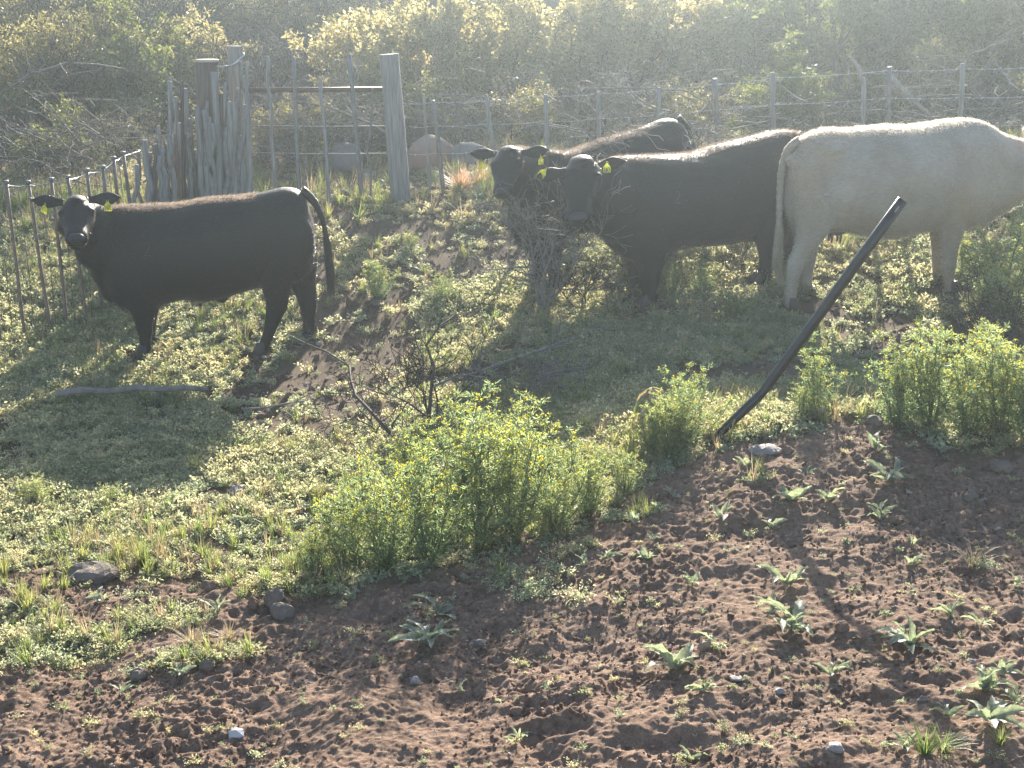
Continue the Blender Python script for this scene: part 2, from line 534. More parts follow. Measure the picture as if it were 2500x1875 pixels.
def lump_mesh(name, seed, mat, dims=(1, 1, .7), sub=2, rough=.28, smooth=False):
    import bmesh
    bm = bmesh.new(); bmesh.ops.create_icosphere(bm, subdivisions=sub, radius=1)
    off = Vector((seed * 3.7, seed * 1.3, seed * 7.1))
    for v in bm.verts:
        n = mnoise.noise(v.co * 1.1 + off) * 1.3 + mnoise.noise(v.co * 2.7 + off) * .6
        v.co *= 1 + rough * n
        v.co = Vector((v.co.x * dims[0], v.co.y * dims[1], v.co.z * dims[2]))
    me = bpy.data.meshes.new(name); bm.to_mesh(me); bm.free()
    if smooth: me.polygons.foreach_set('use_smooth', [True] * len(me.polygons))
    me.materials.append(mat)
    return me

def scatter(name, meshes, pts, rot, scl, idx, label):
    """uncountable ground cover: one object whose geometry nodes place copies of a few small meshes"""
    src = bpy.data.collections.new(name + '_sources')
    for i, me in enumerate(meshes):
        o = bpy.data.objects.new('%s_source_%02d' % (name, i), me); src.objects.link(o)
    n = len(pts)
    me = bpy.data.meshes.new(name)
    me.vertices.add(n); me.vertices.foreach_set('co', np.asarray(pts, np.float32).ravel())
    a = me.attributes.new('rot', 'FLOAT_VECTOR', 'POINT'); a.data.foreach_set('vector', np.asarray(rot, np.float32).ravel())
    a = me.attributes.new('scl', 'FLOAT', 'POINT'); a.data.foreach_set('value', np.asarray(scl, np.float32).ravel())
    a = me.attributes.new('idx', 'INT', 'POINT'); a.data.foreach_set('value', np.asarray(idx, np.int32).ravel())
    o = link(name, me)
    ng = bpy.data.node_groups.new(name + '_nodes', 'GeometryNodeTree')
    ng.interface.new_socket('Geometry', in_out='INPUT', socket_type='NodeSocketGeometry')
    ng.interface.new_socket('Geometry', in_out='OUTPUT', socket_type='NodeSocketGeometry')
    N = ng.nodes.new; L = ng.links.new
    gi, go = N('NodeGroupInput'), N('NodeGroupOutput')
    ci = N('GeometryNodeCollectionInfo'); ci.inputs['Collection'].default_value = src
    ci.inputs['Separate Children'].default_value = True; ci.inputs['Reset Children'].default_value = True
    ip = N('GeometryNodeInstanceOnPoints'); ip.inputs['Pick Instance'].default_value = True
    def attr(nm, ty):
        q = N('GeometryNodeInputNamedAttribute'); q.data_type = ty; q.inputs['Name'].default_value = nm; return q.outputs['Attribute']
    e2r = N('FunctionNodeEulerToRotation'); L(attr('rot', 'FLOAT_VECTOR'), e2r.inputs[0])
    L(gi.outputs[0], ip.inputs['Points']); L(ci.outputs[0], ip.inputs['Instance'])
    L(attr('idx', 'INT'), ip.inputs['Instance Index']); L(e2r.outputs[0], ip.inputs['Rotation']); L(attr('scl', 'FLOAT'), ip.inputs['Scale'])
    L(ip.outputs[0], go.inputs[0])
    md = o.modifiers.new('scatter', 'NODES'); md.node_group = ng
    tag(o, label, None, None, 'stuff')
    return o

def sample_area(rng, n, y0, y1, half=.42, margin=.6):
    """points spread over the view wedge, denser per area nearer the camera"""
    y = y0 + (y1 - y0) * rng.uniform(0, 1, n) ** 1.0
    x = rng.uniform(-1, 1, n) * (half * y + margin)
    return x, y

rng = np.random.default_rng(42)
weed_meshes = [clump_mesh('weed_%d' % i, 100 + i, M['weed'], nst=9 + i % 4, rad=.085 + .014 * (i % 3), hgt=.042 + .017 * (i % 4), nl=10, ll=.023, lw=.011) for i in range(7)]
weed_meshes += [clump_mesh('pale_weed_%d' % i, 140 + i, M['weed_pale'], nst=9, rad=.085, hgt=.04, nl=9, ll=.022, lw=.014, upright=.2) for i in range(3)]
def weeds():
    xs, ys = [], []
    x, y = sample_area(rng, 60000, 5.6, 19.0)
    dens = cover(x, y) * np.clip(.55 + (y - 5.6) / 10, 0, 1.0)
    k = rng.uniform(0, 1, len(x)) < dens
    x, y = x[k], y[k]
    x2, y2 = sample_area(rng, 5000, 19.0, 34.0)
    k = rng.uniform(0, 1, len(x2)) < .55 * cover(x2, y2)
    x = np.concatenate([x, x2[k]]); y = np.concatenate([y, y2[k]])
    x4, y4 = sample_area(rng, 900, 4.6, 9.0); k = (soil(x4, y4) > .7)
    x4, y4 = x4[k], y4[k]
    x = np.concatenate([x, x4]); y = np.concatenate([y, y4])
    n = len(x); z = H(x, y)
    s = rng.uniform(.55, 1.25, n) * (.75 + .35 * sstep(-.3, .5, fbm(x, y, .8, 2, 91))) * (1 + .6 * sstep(14, 24, y)) * (.82 + .25 * sstep(7, 10, y))
    s[n - len(x4):] *= rng.uniform(.22, .6, len(x4))
    pale = sstep(-.1, .3, fbm(x, y, .9, 2, 95) + .35 * (y < 8.2) - .15)
    idx = np.where(rng.uniform(0, 1, n) < .75 * pale, rng.integers(7, 10, n), rng.integers(0, 7, n))
    # collection children sort by name: sources are numbered in order
    rot = np.stack([rng.normal(0, .12, n), rng.normal(0, .12, n), rng.uniform(0, 2 * PI, n)], 1)
    scatter('low_weeds', weed_meshes, np.stack([x, y, z], 1), rot, s, idx, 'low yellow-green weeds covering the pasture round the cattle')
    return n
n_weeds = weeds()

tufts = [tuft_mesh('tuft_%d' % i, 200 + i, M['grass'], hgt=.09 + .03 * i) for i in range(3)]
tufts += [tuft_mesh('straw_%d' % i, 220 + i, M['straw'], nb=14, hgt=.12 + .04 * i, wid=.0028) for i in range(3)]
def grass():
    x, y = sample_area(rng, 30000, 5.8, 19)
    k = rng.uniform(0, 1, len(x)) < cover(x, y) * sstep(-.35, .4, fbm(x, y, .6, 3, 131)) * .8
    x, y = x[k], y[k]
    x2, y2 = sample_area(rng, 3800, 14, 32); x = np.concatenate([x, x2]); y = np.concatenate([y, y2])
    n = len(x)
    dry = rng.uniform(0, 1, n) < np.where(y > 15, .7, .3)
    idx = np.where(dry, rng.integers(3, 6, n), rng.integers(0, 3, n))
    rot = np.stack([rng.normal(0, .2, n), rng.normal(0, .2, n), rng.uniform(0, 2 * PI, n)], 1)
    scatter('grass', tufts, np.stack([x, y, H(x, y)], 1), rot, rng.uniform(.5, 1.15, n) * (1 + .7 * (y > 14)), idx, 'green and straw-coloured grass among the weeds')
grass()

clods = [lump_mesh('clod_%d' % i, 300 + i, M['clod'], (1, .85, .62), 1, .75) for i in range(5)] + [lump_mesh('pebble_%d' % i, 320 + i, M['pebble'], (1, .8, .5), 2, .22) for i in range(3)]
for i in range(3):
    mb = MB(); rs = random.Random(i); q = [np.array([k * 1.3 - 3.2, rs.uniform(-.7, .7), .5 + rs.uniform(-.2, .5)]) for k in range(6)]
    tube(mb, q, [.22, .25, .22, .2, .16, .1], 4); clods.append(mb.mesh('root_bit_%d' % i, M['straw' if i else 'twig']))
def soil_bits():
    x, y = sample_area(rng, 60000, 4.3, 9.8, .40, .5)
    g = sstep(-.35, .5, fbm(x, y, .6, 3, 171))
    k = rng.uniform(0, 1, len(x)) < (.08 + .92 * g) * (.08 + .92 * soil(x, y))
    x, y = x[k], y[k]
    x3, y3 = sample_area(rng, 16000, 8.0, 15.0); k = rng.uniform(0, 1, len(x3)) < (1 - cover(x3, y3)) * (1 - soil(x3, y3)) * .9
    x = np.concatenate([x, x3[k]]); y = np.concatenate([y, y3[k]]); n = len(x)
    far_ = np.where(y > 9.8, 2.6, 1.0)
    s = .003 + .011 * rng.uniform(0, 1, n) ** 3.2 + .012 * (rng.uniform(0, 1, n) < .012)
    peb = rng.uniform(0, 1, n) < .13
    s = np.where(peb, s * .75, s) * far_
    idx = np.where(peb, rng.integers(5, 8, n), rng.integers(0, 5, n))
    bit = rng.uniform(0, 1, n) < .018
    idx = np.where(bit, rng.integers(8, 11, n), idx); s = np.where(bit, rng.uniform(.004, .009, n), s)
    rot = rng.uniform(0, 2 * PI, (n, 3)) * np.array([.12, .12, 1])
    scatter('soil_clods', clods, np.stack([x, y, H(x, y) + s * .15], 1), rot, s, idx, 'crumbly clods and small pebbles lying on the bare brown soil')
soil_bits()

# ------------------------------------------------------------------ twiggy branch growth
def grow(rs, p0, d0, length, r0, level, maxlevel, out, tips, bend=.35, nkids=4, up=.15, seg=6, shrink=.62, spread=.9):
    p = np.array(p0, float); d = unit(np.array(d0, float)); pts = [p.copy()]; rad = [r0]
    for i in range(seg):
        d = unit(d + np.array([rs.gauss(0, bend), rs.gauss(0, bend), rs.gauss(0, bend) + up]) * (1.0 / seg) * 2.2)
        p = p + d * length / seg
        pts.append(p.copy()); rad.append(r0 * (1 - .75 * (i + 1) / seg))
        if level >= maxlevel - 1: tips.append((p.copy(), d.copy(), level))
    out.append((pts, rad, level))
    if level < maxlevel:
        for k in range(nkids):
            j = min(seg, max(1, int(seg * rs.uniform(.25, 1.0) + .5)))
            a = np.array([rs.gauss(0, 1), rs.gauss(0, 1), rs.gauss(0, .7)])
            dd = unit(unit(pts[j] - pts[j - 1]) + unit(a) * spread * rs.uniform(.6, 1.2))
            grow(rs, pts[j], dd, length * shrink * rs.uniform(.7, 1.2), max(rad[j] * .7, .0012), level + 1, maxlevel, out, tips, bend, nkids, up, max(3, seg - 1), shrink, spread)

def skeleton_mesh(name, out, mat, minr=0.0, sides=(6, 5, 4, 3, 3)):
    mb = MB()
    for pts, rad, lv in out:
        tube(mb, pts, [max(q, minr) for q in rad], sides[min(lv, 4)], cap=False)
    return mb.mesh(name, mat)

def crown_mesh(name, tips, seed, mat, per=14, rad=.09, ll=.03, lw=.016, keep=1.0):
    rg = np.random.default_rng(seed)
    T = np.array([t_[0] for t_ in tips]); D0 = np.array([t_[1] for t_ in tips])
    k = rg.uniform(0, 1, len(T)) < keep
    T, D0 = T[k], D0[k]
    P_ = np.repeat(T, per, 0) + rg.normal(size=(len(T) * per, 3)) * rad * .6
    D_ = unit(np.repeat(D0, per, 0) * .6 + rg.normal(size=(len(T) * per, 3)))
    n = len(P_)
    v, f = leaf_quads(P_, D_, ll * rg.uniform(.6, 1.5, n), lw * rg.uniform(.6, 1.4, n), rg)
    return npmesh(name, v, f, mat)

def shrub_variant(seed, h, kind):
    """returns (branches mesh, crown mesh or None); kinds: leafy, sparse, bare"""
    rs = random.Random(seed); out, tips = [], []
    nm = {'leafy': 6, 'sparse': 5, 'bare': 5, 'low': 8}[kind]
    for i in range(nm):
        a = 2 * PI * i / nm + rs.uniform(-.4, .4)
        sp = {'leafy': .75, 'sparse': .6, 'bare': .55, 'low': 1.2}[kind]
        d = (math.cos(a) * sp * rs.uniform(.4, 1.2), math.sin(a) * sp * rs.uniform(.4, 1.2), 1.0)
        grow(rs, (math.cos(a) * .06, math.sin(a) * .06, -.05), d, h * rs.uniform(.5, .75), .022 * h, 0, 3, out, tips, .33, 4 if kind != 'bare' else 5, .10, 6, .6, 1.0)
    return out, tips

VAR = {}
def make_variants():
    for i in range(3):
        out, tips = shrub_variant(500 + i, 1.0, 'leafy')
        b_ = skeleton_mesh('shrub_branches', out, M['bark'], .0025)
        VAR['gold%d' % i] = (b_, crown_mesh('gold_crown', tips, 510 + i, M['gold'], 11, .034, .042, .022, .62))
        VAR['green%d' % i] = (b_, crown_mesh('green_crown', tips, 520 + i, M['green'], 11, .038, .038, .020, .72))
        VAR['olive%d' % i] = (b_, crown_mesh('olive_crown', tips, 530 + i, M['olive'], 8, .036, .034, .018, .55))
    for i in range(3):
        out, tips = shrub_variant(560 + i, 1.0, 'bare')
        VAR['bare%d' % i] = (skeleton_mesh('bare_branches', out, M['darkbark'], .0026), None)
        VAR['sparse%d' % i] = (VAR['bare%d' % i][0], crown_mesh('sparse_crown', tips, 570 + i, M['olive'], 2, .05, .02, .011, .35))
        VAR['bleached%d' % i] = (skeleton_mesh('bleached_branches', out, M['twig'], .0022), None)
make_variants()

def plant_shrub(name, key, base, size, rz, label, cat, group, sz=1.0):
    root = empty(name, base, rz); root.scale = (size, size, size * sz)
    b_, c_ = VAR[key]
    link('branch', b_, root)
    if c_: link('crown', c_, root)
    tag(root, label, cat, group)
    return root

# background shrubs and trees: (name, variant, photo x, distance, size m, label)
BG = [
 ('golden_shrub', 'gold0', 925, 17.0, 1.35, 'golden-leaved shrub just behind the right end of the gate rail'),
 ('golden_shrub', 'gold1', 1060, 17.5, 1.55, 'golden shrub rising above the fence wires right of the thick gate post'),
 ('golden_shrub', 'gold2', 1215, 17.8, 1.7, 'tall golden shrub over the head of the half-hidden black cow'),
 ('golden_shrub', 'gold0', 1400, 17.2, 1.45, 'golden shrub hanging over the top fence wire above the bull\'s head'),
 ('golden_shrub', 'gold1', 1570, 17.8, 1.6, 'golden shrub above the middle of the bull\'s back'),
 ('golden_shrub', 'gold2', 1730, 18.6, 1.75, 'golden shrub beyond the fence above the bull\'s hindquarters'),
 ('golden_shrub', 'gold1', 1000, 21.0, 1.7, 'golden shrub second row above the top of the thick gate post'),
 ('golden_shrub', 'olive2', 1330, 21.5, 1.9, 'faded olive shrub in the haze above the golden shrubs at mid-frame'),
 ('green_shrub', 'green0', 1880, 17.6, 1.35, 'green shrub behind the fence where bull and cream cow overlap'),
 ('green_shrub', 'green1', 2010, 17.4, 1.9, 'tall hazy green shrub above the cream cow\'s rump'),
 ('green_shrub', 'green2', 2190, 17.7, 1.9, 'tall green shrub behind the fence over the middle of the cream cow'),
 ('green_shrub', 'gold0', 2260, 19.2, 2.1, 'yellow-green shrub high on the slope above the cream cow\'s back'),
 ('green_shrub', 'green1', 2370, 17.2, 1.9, 'dark green shrub behind the fence over the cream cow\'s shoulders'),
 ('green_shrub', 'gold2', 2440, 19.4, 2.3, 'yellow-green shrub in the upper right corner of the hillside'),
 ('green_shrub', 'green0', 2520, 17.6, 1.9, 'green shrub at the right edge above the cream cow\'s neck'),
 ('green_shrub', 'olive1', 2100, 21.2, 2.0, 'olive shrub at the top edge right of the hazy green one'),
 ('golden_shrub', 'olive0', 300, 16.3, 1.35, 'golden-green shrub left of the wooden stakes'),
 ('golden_shrub', 'green2', 380, 16.9, 1.45, 'dark green thorn shrub directly behind the stake fence'),
 ('golden_shrub', 'gold2', 455, 17.4, 1.25, 'small bright golden shrub between dark steel post and sawn post'),
 ('olive_shrub', 'olive0', 200, 16.8, 1.3, 'grey-olive shrub above the black steer\'s head'),
 ('olive_shrub', 'olive1', 60, 16.0, 1.1, 'grey-olive shrub above the left end of the steel fence'),
 ('olive_shrub', 'green1', 30, 14.6, .8, 'low green shrub behind the leftmost steel posts'),
 ('olive_shrub', 'olive2', 110, 18.4, 1.6, 'pale olive shrub on the hillside in the upper left'),
 ('olive_shrub', 'olive1', 110, 20.4, 1.5, 'yellowish shrub near the top left corner'),
 ('olive_shrub', 'olive0', 560, 19.5, 1.4, 'olive shrub behind the tall square-topped post'),
 ('olive_shrub', 'olive1', 720, 18.8, 1.3, 'olive shrub seen through the gate pickets'),
 ('olive_shrub', 'gold0', 830, 19.3, 1.35, 'straw-yellow shrub behind the gate\'s rightmost pickets'),
 ('olive_shrub', 'olive2', 420, 20.0, 1.7, 'dull olive shrub high above the stake fence'),
 ('bare_tree', 'bare0', 260, 17.2, 2.0, 'bare grey thorn tree on the hillside at upper left'),
 ('bare_tree', 'bare1', 640, 17.6, 1.9, 'bare grey tree with forked stems above the gate rail'),
 ('bare_tree', 'bare2', 800, 18.6, 2.2, 'bare dark tree leaning right above the gate'),
 ('bare_tree', 'sparse0', 480, 18.2, 2.3, 'nearly leafless tree at the top edge above the sawn post'),
 ('bare_tree', 'sparse1', 110, 18.0, 2.3, 'nearly leafless tree at the top left corner'),
 ('bare_tree', 'sparse2', 920, 22.4, 2.4, 'nearly leafless tree at the top edge left of centre'),
 ('bare_tree', 'bare1', 1680, 21.6, 2.7, 'bare tree in the haze above the golden shrubs'),
 ('bare_tree', 'sparse0', 1500, 22.6, 2.5, 'thin hazy tree at the top edge right of centre'),
 ('bare_tree', 'sparse1', 1850, 21.0, 2.5, 'thin pale tree between golden and green shrubs'),
 ('bare_tree', 'bare2', 40, 18.0, 1.6, 'dead grey thorn bush at the left edge of the hillside'),
 ('bare_tree', 'sparse2', 1160, 23.0, 2.5, 'faint leafless tree behind the golden shrubs at the top edge'),
 ('bare_tree', 'sparse0', 2330, 22.5, 2.6, 'faint tall tree at the top edge above the cream cow'),
]
rsb = random.Random(9)
for name, key, px, y, size, label in BG:
    y = 19.4 + (y - 16) * .45 if y < 18 else (22.9 + (y - 18) * .5 if y < 20 else 26.6 + (y - 20) * .7)
    x = (px - 1250) / FPX * y * 1.03
    z = float(hsmooth(x, y))
    cat = 'tree' if name == 'bare_tree' else 'shrub'
    if y > 26: size *= .8
    if cat == 'tree': size *= .85
    plant_shrub(name, key, (x, y, z), size * 1.08, rsb.uniform(0, 6.28), label, cat, 'shrubs and thorn trees on the hillside', rsb.uniform(.85, 1.05))
rsf = random.Random(31)
for i in range(30):
    y = (20.9, 24.8, 28.2)[i % 3] + rsf.uniform(-.5, .5)
    px = -60 + 2640 * (i // 3 + rsf.uniform(.1, .9)) / 10
    x = (px - 1250) / FPX * y * 1.03
    key = rsf.choice(['olive0', 'olive1', 'olive2', 'gold0', 'gold1', 'green2'] if px < 1700 else ['green0', 'green1', 'gold2', 'olive1', 'gold1'])
    mark = ['top left corner', 'black steer\'s head', 'steel fence corner', 'sawn-off post', 'gate pickets', 'thick gate post', 'half-hidden cow', 'bull\'s back', 'cream cow\'s rump', 'cream cow\'s shoulders'][i // 3]
    plant_shrub('hillside_shrub', key, (x, y, float(hsmooth(x, y))), rsf.uniform(1.1, 1.7), rsf.uniform(0, 6.28), 'hazy shrub in the %s row of the slope, in line with the %s' % (('nearest', 'middle', 'farthest')[i % 3], mark), 'shrub', 'small hazy shrubs filling the slope', rsf.uniform(.75, .95))
LOW = [(640, 16.8, 'behind the left gate pickets'), (760, 17.2, 'behind the middle gate pickets'), (900, 17.0, 'behind the thick gate post'), (1010, 17.3, 'above the red-brown boulder'), (1110, 16.9, 'left of the fence post nearest the half-hidden cow'),
       (1220, 17.2, 'over the half-hidden cow\'s head'), (1330, 17.0, 'over the gap between both heads'), (1450, 16.8, 'above the bull\'s ear tag'), (1560, 17.3, 'above the bull\'s shoulders'), (1660, 16.8, 'above the bull\'s back'), (1780, 17.2, 'above the bull\'s rump'),
       (1880, 16.8, 'where bull and cream cow meet'), (1990, 17.1, 'above the cream cow\'s rump'), (2100, 16.8, 'behind the bent fence post'), (2210, 17.2, 'above the cream cow\'s loins'), (2320, 16.9, 'above the cream cow\'s withers'), (2430, 17.1, 'above the cream cow\'s neck'), (2520, 16.8, 'at the right edge'),
       (30, 16.6, 'at the left edge'), (160, 16.3, 'above the black steer\'s ears'), (260, 16.6, 'behind the corner of the steel fence'), (350, 16.9, 'behind the first wooden stakes'), (540, 17.3, 'between the two tallest posts')]
rsl = random.Random(12)
for i, (px, y, wh) in enumerate(LOW):
    x = (px - 1250) / FPX * y * 1.03
    key = ['bleached0', 'olive1', 'bare1', 'green2', 'bleached2', 'sparse0', 'olive0', 'bare2'][i % 8]
    plant_shrub('thorn_bush', key, (x, y, float(hsmooth(x, y)) - .05), rsl.uniform(.75, 1.1), rsl.uniform(0, 6.28), 'low scrubby thorn bush ' + wh, 'bush', 'low thorn bushes just beyond the fence', .85)
# far slope that reads as one mass of scrub
def far_scrub():
    rg = np.random.default_rng(77)
    n = 230
    y = rg.uniform(29, 42, n); x = rg.uniform(-1, 1, n) * (y * .48)
    keys = ['olive0', 'olive1', 'gold1', 'green0', 'olive2']
    obs = [VAR[k] for k in keys]
    # join branch and crown of each kind into one source mesh
    srcs = []
    for bm_, cm_ in obs:
        srcs.append(cm_)
    idx = rg.integers(0, len(srcs), n)
    rot = np.stack([np.zeros(n), np.zeros(n), rg.uniform(0, 6.28, n)], 1)
    scatter('scrub_vegetation', srcs, np.stack([x, y, hsmooth(x, y) - .1], 1), rot, rg.uniform(.8, 1.4, n), idx, 'hazy scrub covering the far slope')
far_scrub()

# ------------------------------------------------------------------ wood and steel
def rough_post(mb, b, t_, r0, r1, seed, sides=22, nseg=7, groove=.16, wob=.02):
    rs = random.Random(seed)
    b = np.array(b, float); t_ = np.array(t_, float)
    jit = []
    v = 1.0
    for k in range(sides):
        jit.append(1 - groove * (rs.random() ** 3) + rs.uniform(-.03, .03))
    pts, rad = [], []
    L = np.linalg.norm(t_ - b)
    ox = oy = 0
    for i in range(nseg + 1):
        tt = i / nseg
        ox += rs.gauss(0, wob) * L / nseg; oy += rs.gauss(0, wob) * L / nseg
        f = tt * (1 - tt) * 4
        pts.append(b + (t_ - b) * tt + np.array([ox, oy, 0]) * (1 if tt < 1 else .8))
        rad.append((r0 + (r1 - r0) * tt) * (1 + rs.uniform(-.04, .04)))
    tube(mb, pts, rad, sides, True, jit)
    return pts

def stick(mb, bpx, tpx, y, r0, r1, seed, sink=.12, kinks=0, sides=7, zb=None):
    """a stake from ground to top, at distance y; bpx/tpx are photo positions of foot and head"""
    bb = at_depth(bpx[0], bpx[1], y); tt = at_depth(tpx[0], tpx[1], y)
    g = Hf(bb.x, bb.y) - sink
    b = np.array([bb.x, bb.y, min(bb.z, g) if zb is None else zb]); 
    t_ = np.array([tt.x, tt.y, tt.z])
    rs = random.Random(seed); n = 6; pts, rad = [], []
    for i in range(n + 1):
        q = i / n
        k = math.sin(q * PI) * kinks
        pts.append(b + (t_ - b) * q + np.array([rs.gauss(0, 1) * k, rs.gauss(0, 1) * k * .6, 0]))
        rad.append((r0 + (r1 - r0) * q) * rs.uniform(.9, 1.1))
    tube(mb, pts, rad, sides, True)
    return pts

def ground_depth(px, py): return G(px, py).y

# thick gate post on the right of the gate
YG = G(984, 490).y
def big_post(px0, py0, px1, py1, y, r0, r1, seed, mat, label, capmat=None):
    bb = at_depth(px0, py0, y); tt = at_depth(px1, py1, y)
    root = empty('gate_post', (bb.x, bb.y, Hf(bb.x, bb.y)))
    o_ = np.array([bb.x, bb.y, Hf(bb.x, bb.y)])
    mb = MB()
    pts = rough_post(mb, np.array([0, 0, -.2]), np.array([tt.x, tt.y, tt.z]) - o_, r0, r1, seed, wob=.01)
    link('shaft', mb.mesh('post_shaft', mat, False), root)
    if capmat:
        m2 = MB(); e = pts[-1]
        tube(m2, [e + np.array([0, 0, -.004]), e + np.array([0, 0, .018])], [r1 * 1.02, r1 * 1.03], 20)
        link('sawn_end', m2.mesh('sawn_end', capmat), root)
    tag(root, label, 'post')
    return root
big_post(984, 492, 952, 132, YG, .104, .098, 1, M['wood'], 'thick weathered grey post with slanted top at the right end of the gate', None)
YS = YG + .1
big_post(520, 500, 504, 150, YS, .112, .115, 2, M['woodbrown'], 'thick brown post with pale sawn-off top among the stakes', M['cutwood'])
big_post(592, 480, 574, 112, YS + .25, .085, .078, 3, M['wood'], 'tallest grey post left of the gate with a wire loop near its top', None)

# stake fence: irregular wooden poles
SF = empty('stake_fence', (at_depth(470, 490, YS).x, YS, Hf(at_depth(470, 490, YS).x, YS)))
tag(SF, 'row of crooked grey wooden stakes packed between steel fence and gate', 'fence')
def local_link(name, mb, mat, root, smooth=True):
    o = link(name, mb.mesh(name, mat, smooth), root)
    o.location = -Vector(root.location)
    o.rotation_euler = (0, 0, 0)
    return o
stakes = [  # foot px, top px(x,y), radius px, material
 (348, 337, 365, 5, 'twig'), (366, 353, 342, 8, 'wood'), (382, 378, 352, 10, 'woodbrown'), (394, 386, 307, 4.5, 'wood'), (402, 400, 338, 4, 'twig'),
 (420, 415, 198, 6.5, 'wood'), (429, 426, 328, 4, 'twig'), (462, 453, 216, 7, 'wood'), (480, 467, 334, 6, 'twig'), (437, 428, 236, 6, 'wood'),
 (496, 482, 258, 7, 'wood'), (506, 497, 268, 8, 'wood'), (512, 515, 322, 6, 'woodbrown'), (541, 523, 176, 10, 'wood'), (553, 540, 230, 6, 'woodbrown'),
 (552, 547, 262, 7, 'wood'), (565, 560, 248, 8, 'wood'), (580, 570, 250, 8, 'wood'), (598, 586, 150, 5.5, 'twig'), (612, 600, 255, 11, 'wood'),
 (606, 603, 150, 6, 'wood'), (562, 552, 150, 4, 'twig'), (526, 520, 300, 7, 'wood'), (372, 366, 372, 6, 'twig'), (411, 408, 352, 6, 'woodbrown'), (388, 390, 380, 7, 'wood'), (456, 450, 330, 6, 'woodbrown'), (472, 474, 366, 6, 'wood'), (535, 530, 344, 6, 'twig'), (588, 584, 330, 7, 'wood'), (490, 486, 300, 9, 'wood'), (500, 505, 245, 6, 'twig'), (518, 510, 285, 8, 'wood'), (532, 536, 240, 6, 'twig'), (545, 549, 200, 5, 'wood'), (557, 553, 310, 8, 'twig'), (572, 568, 300, 7, 'wood'), (583, 580, 215, 5, 'twig'), (592, 596, 290, 9, 'wood'), (602, 598, 320, 7, 'twig'),
 (401, 396, 362, 9, 'wood'), (412, 416, 330, 7, 'twig'), (445, 440, 300, 8, 'wood'), (470, 462, 290, 7, 'twig'), (342, 334, 402, 7, 'wood'), (358, 362, 380, 8, 'wood'),
]
for i, (bx, tx, ty, r_, mt) in enumerate(stakes):
    yy = YS - .25 + (.25 if i % 3 == 0 else 0) + .02 * (i % 5) - (.5 * (480 - bx) / 150 if bx < 480 else 0)
    mb = MB(); rr = r_ / FPX * yy
    pts = stick(mb, (bx, 505), (tx, ty), yy, rr * 1.15, rr * .8, i, .1, .019)
    rs = random.Random(900 + i)
    if i % 3 == 0:      # stub of a side branch
        q = pts[rs.randint(3, 5)]
        tube(mb, [q, q + np.array([rs.uniform(-.09, .09), -.02, rs.uniform(.03, .1)])], [rr * .5, rr * .25], 5)
    local_link('stake', mb, M[mt], SF)
mb = MB(); stick(mb, (447, 505), (444, 198), YS - .35, .018, .018, 71)
local_link('steel_stake', mb, M['darktwig'], SF)

# gate: rail with pickets
GA = empty('gate', (at_depth(770, 490, YG).x, YG, Hf(at_depth(770, 490, YG).x, YG)))
tag(GA, 'open-work gate of thin crooked pickets hung on a brown horizontal rail', 'gate')
a = at_depth(596, 220, YG + .06); c = at_depth(942, 218, YG + .06)
mb = MB(); tube(mb, [np.array(a), np.array(c)], [.024, .024], 8); local_link('rail', mb, M['rail'], GA)
for i, (bx, by, tx, ty, r_, mt) in enumerate([(671, 470, 654, 137, 5, 'wood'), (730, 465, 717, 138, 5.5, 'steelpost'), (805, 503, 782, 190, 5, 'wood'), (886, 492, 853, 132, 6, 'steelpost'), (903, 497, 909, 215, 3, 'twig'), (742, 470, 741, 300, 2, 'twig')]):
    mb = MB(); rr = r_ / FPX * YG
    pts = stick(mb, (bx, by), (tx, ty), YG - .05, rr, rr * .85, 40 + i, .08, .014 if mt != 'steelpost' else .002)
    local_link('picket', mb, M[mt], GA)
for j, yy in enumerate((305, 372)):
    a = at_depth(612, yy, YG); c = at_depth(945, yy + 2, YG)
    mb = MB(); tube(mb, [np.array(a), (np.array(a) + np.array(c)) / 2 - np.array([0, 0, .01]), np.array(c)], [.003] * 3, 4); local_link('wire', mb, M['galv'], GA)

def wire_span(mb, P0, P1, sag, r_, rs, barbs=False, n=9):
    P0, P1 = np.array(P0, float), np.array(P1, float)
    pts = [P0 + (P1 - P0) * i / n + np.array([0, rs.gauss(0, .003), -sag * math.sin(PI * i / n) + rs.gauss(0, .002)]) for i in range(n + 1)]
    tube(mb, pts, [r_] * (n + 1), 5, False)
    if barbs:
        L = np.linalg.norm(P1 - P0); k = int(L / .11)
        for i in range(k):
            q = P0 + (P1 - P0) * (i + .5) / k + np.array([0, 0, -sag * math.sin(PI * (i + .5) / k)])
            for s in (-1, 1):
                e = np.array([s * .006, rs.uniform(-.008, .008), .013 * s])
                tube(mb, [q - e, q + e], [r_ * 1.1, r_ * .5], 4, False)
            tube(mb, [q - unit(P1 - P0) * .012, q + unit(P1 - P0) * .012], [r_ * 2.1] * 2, 5)

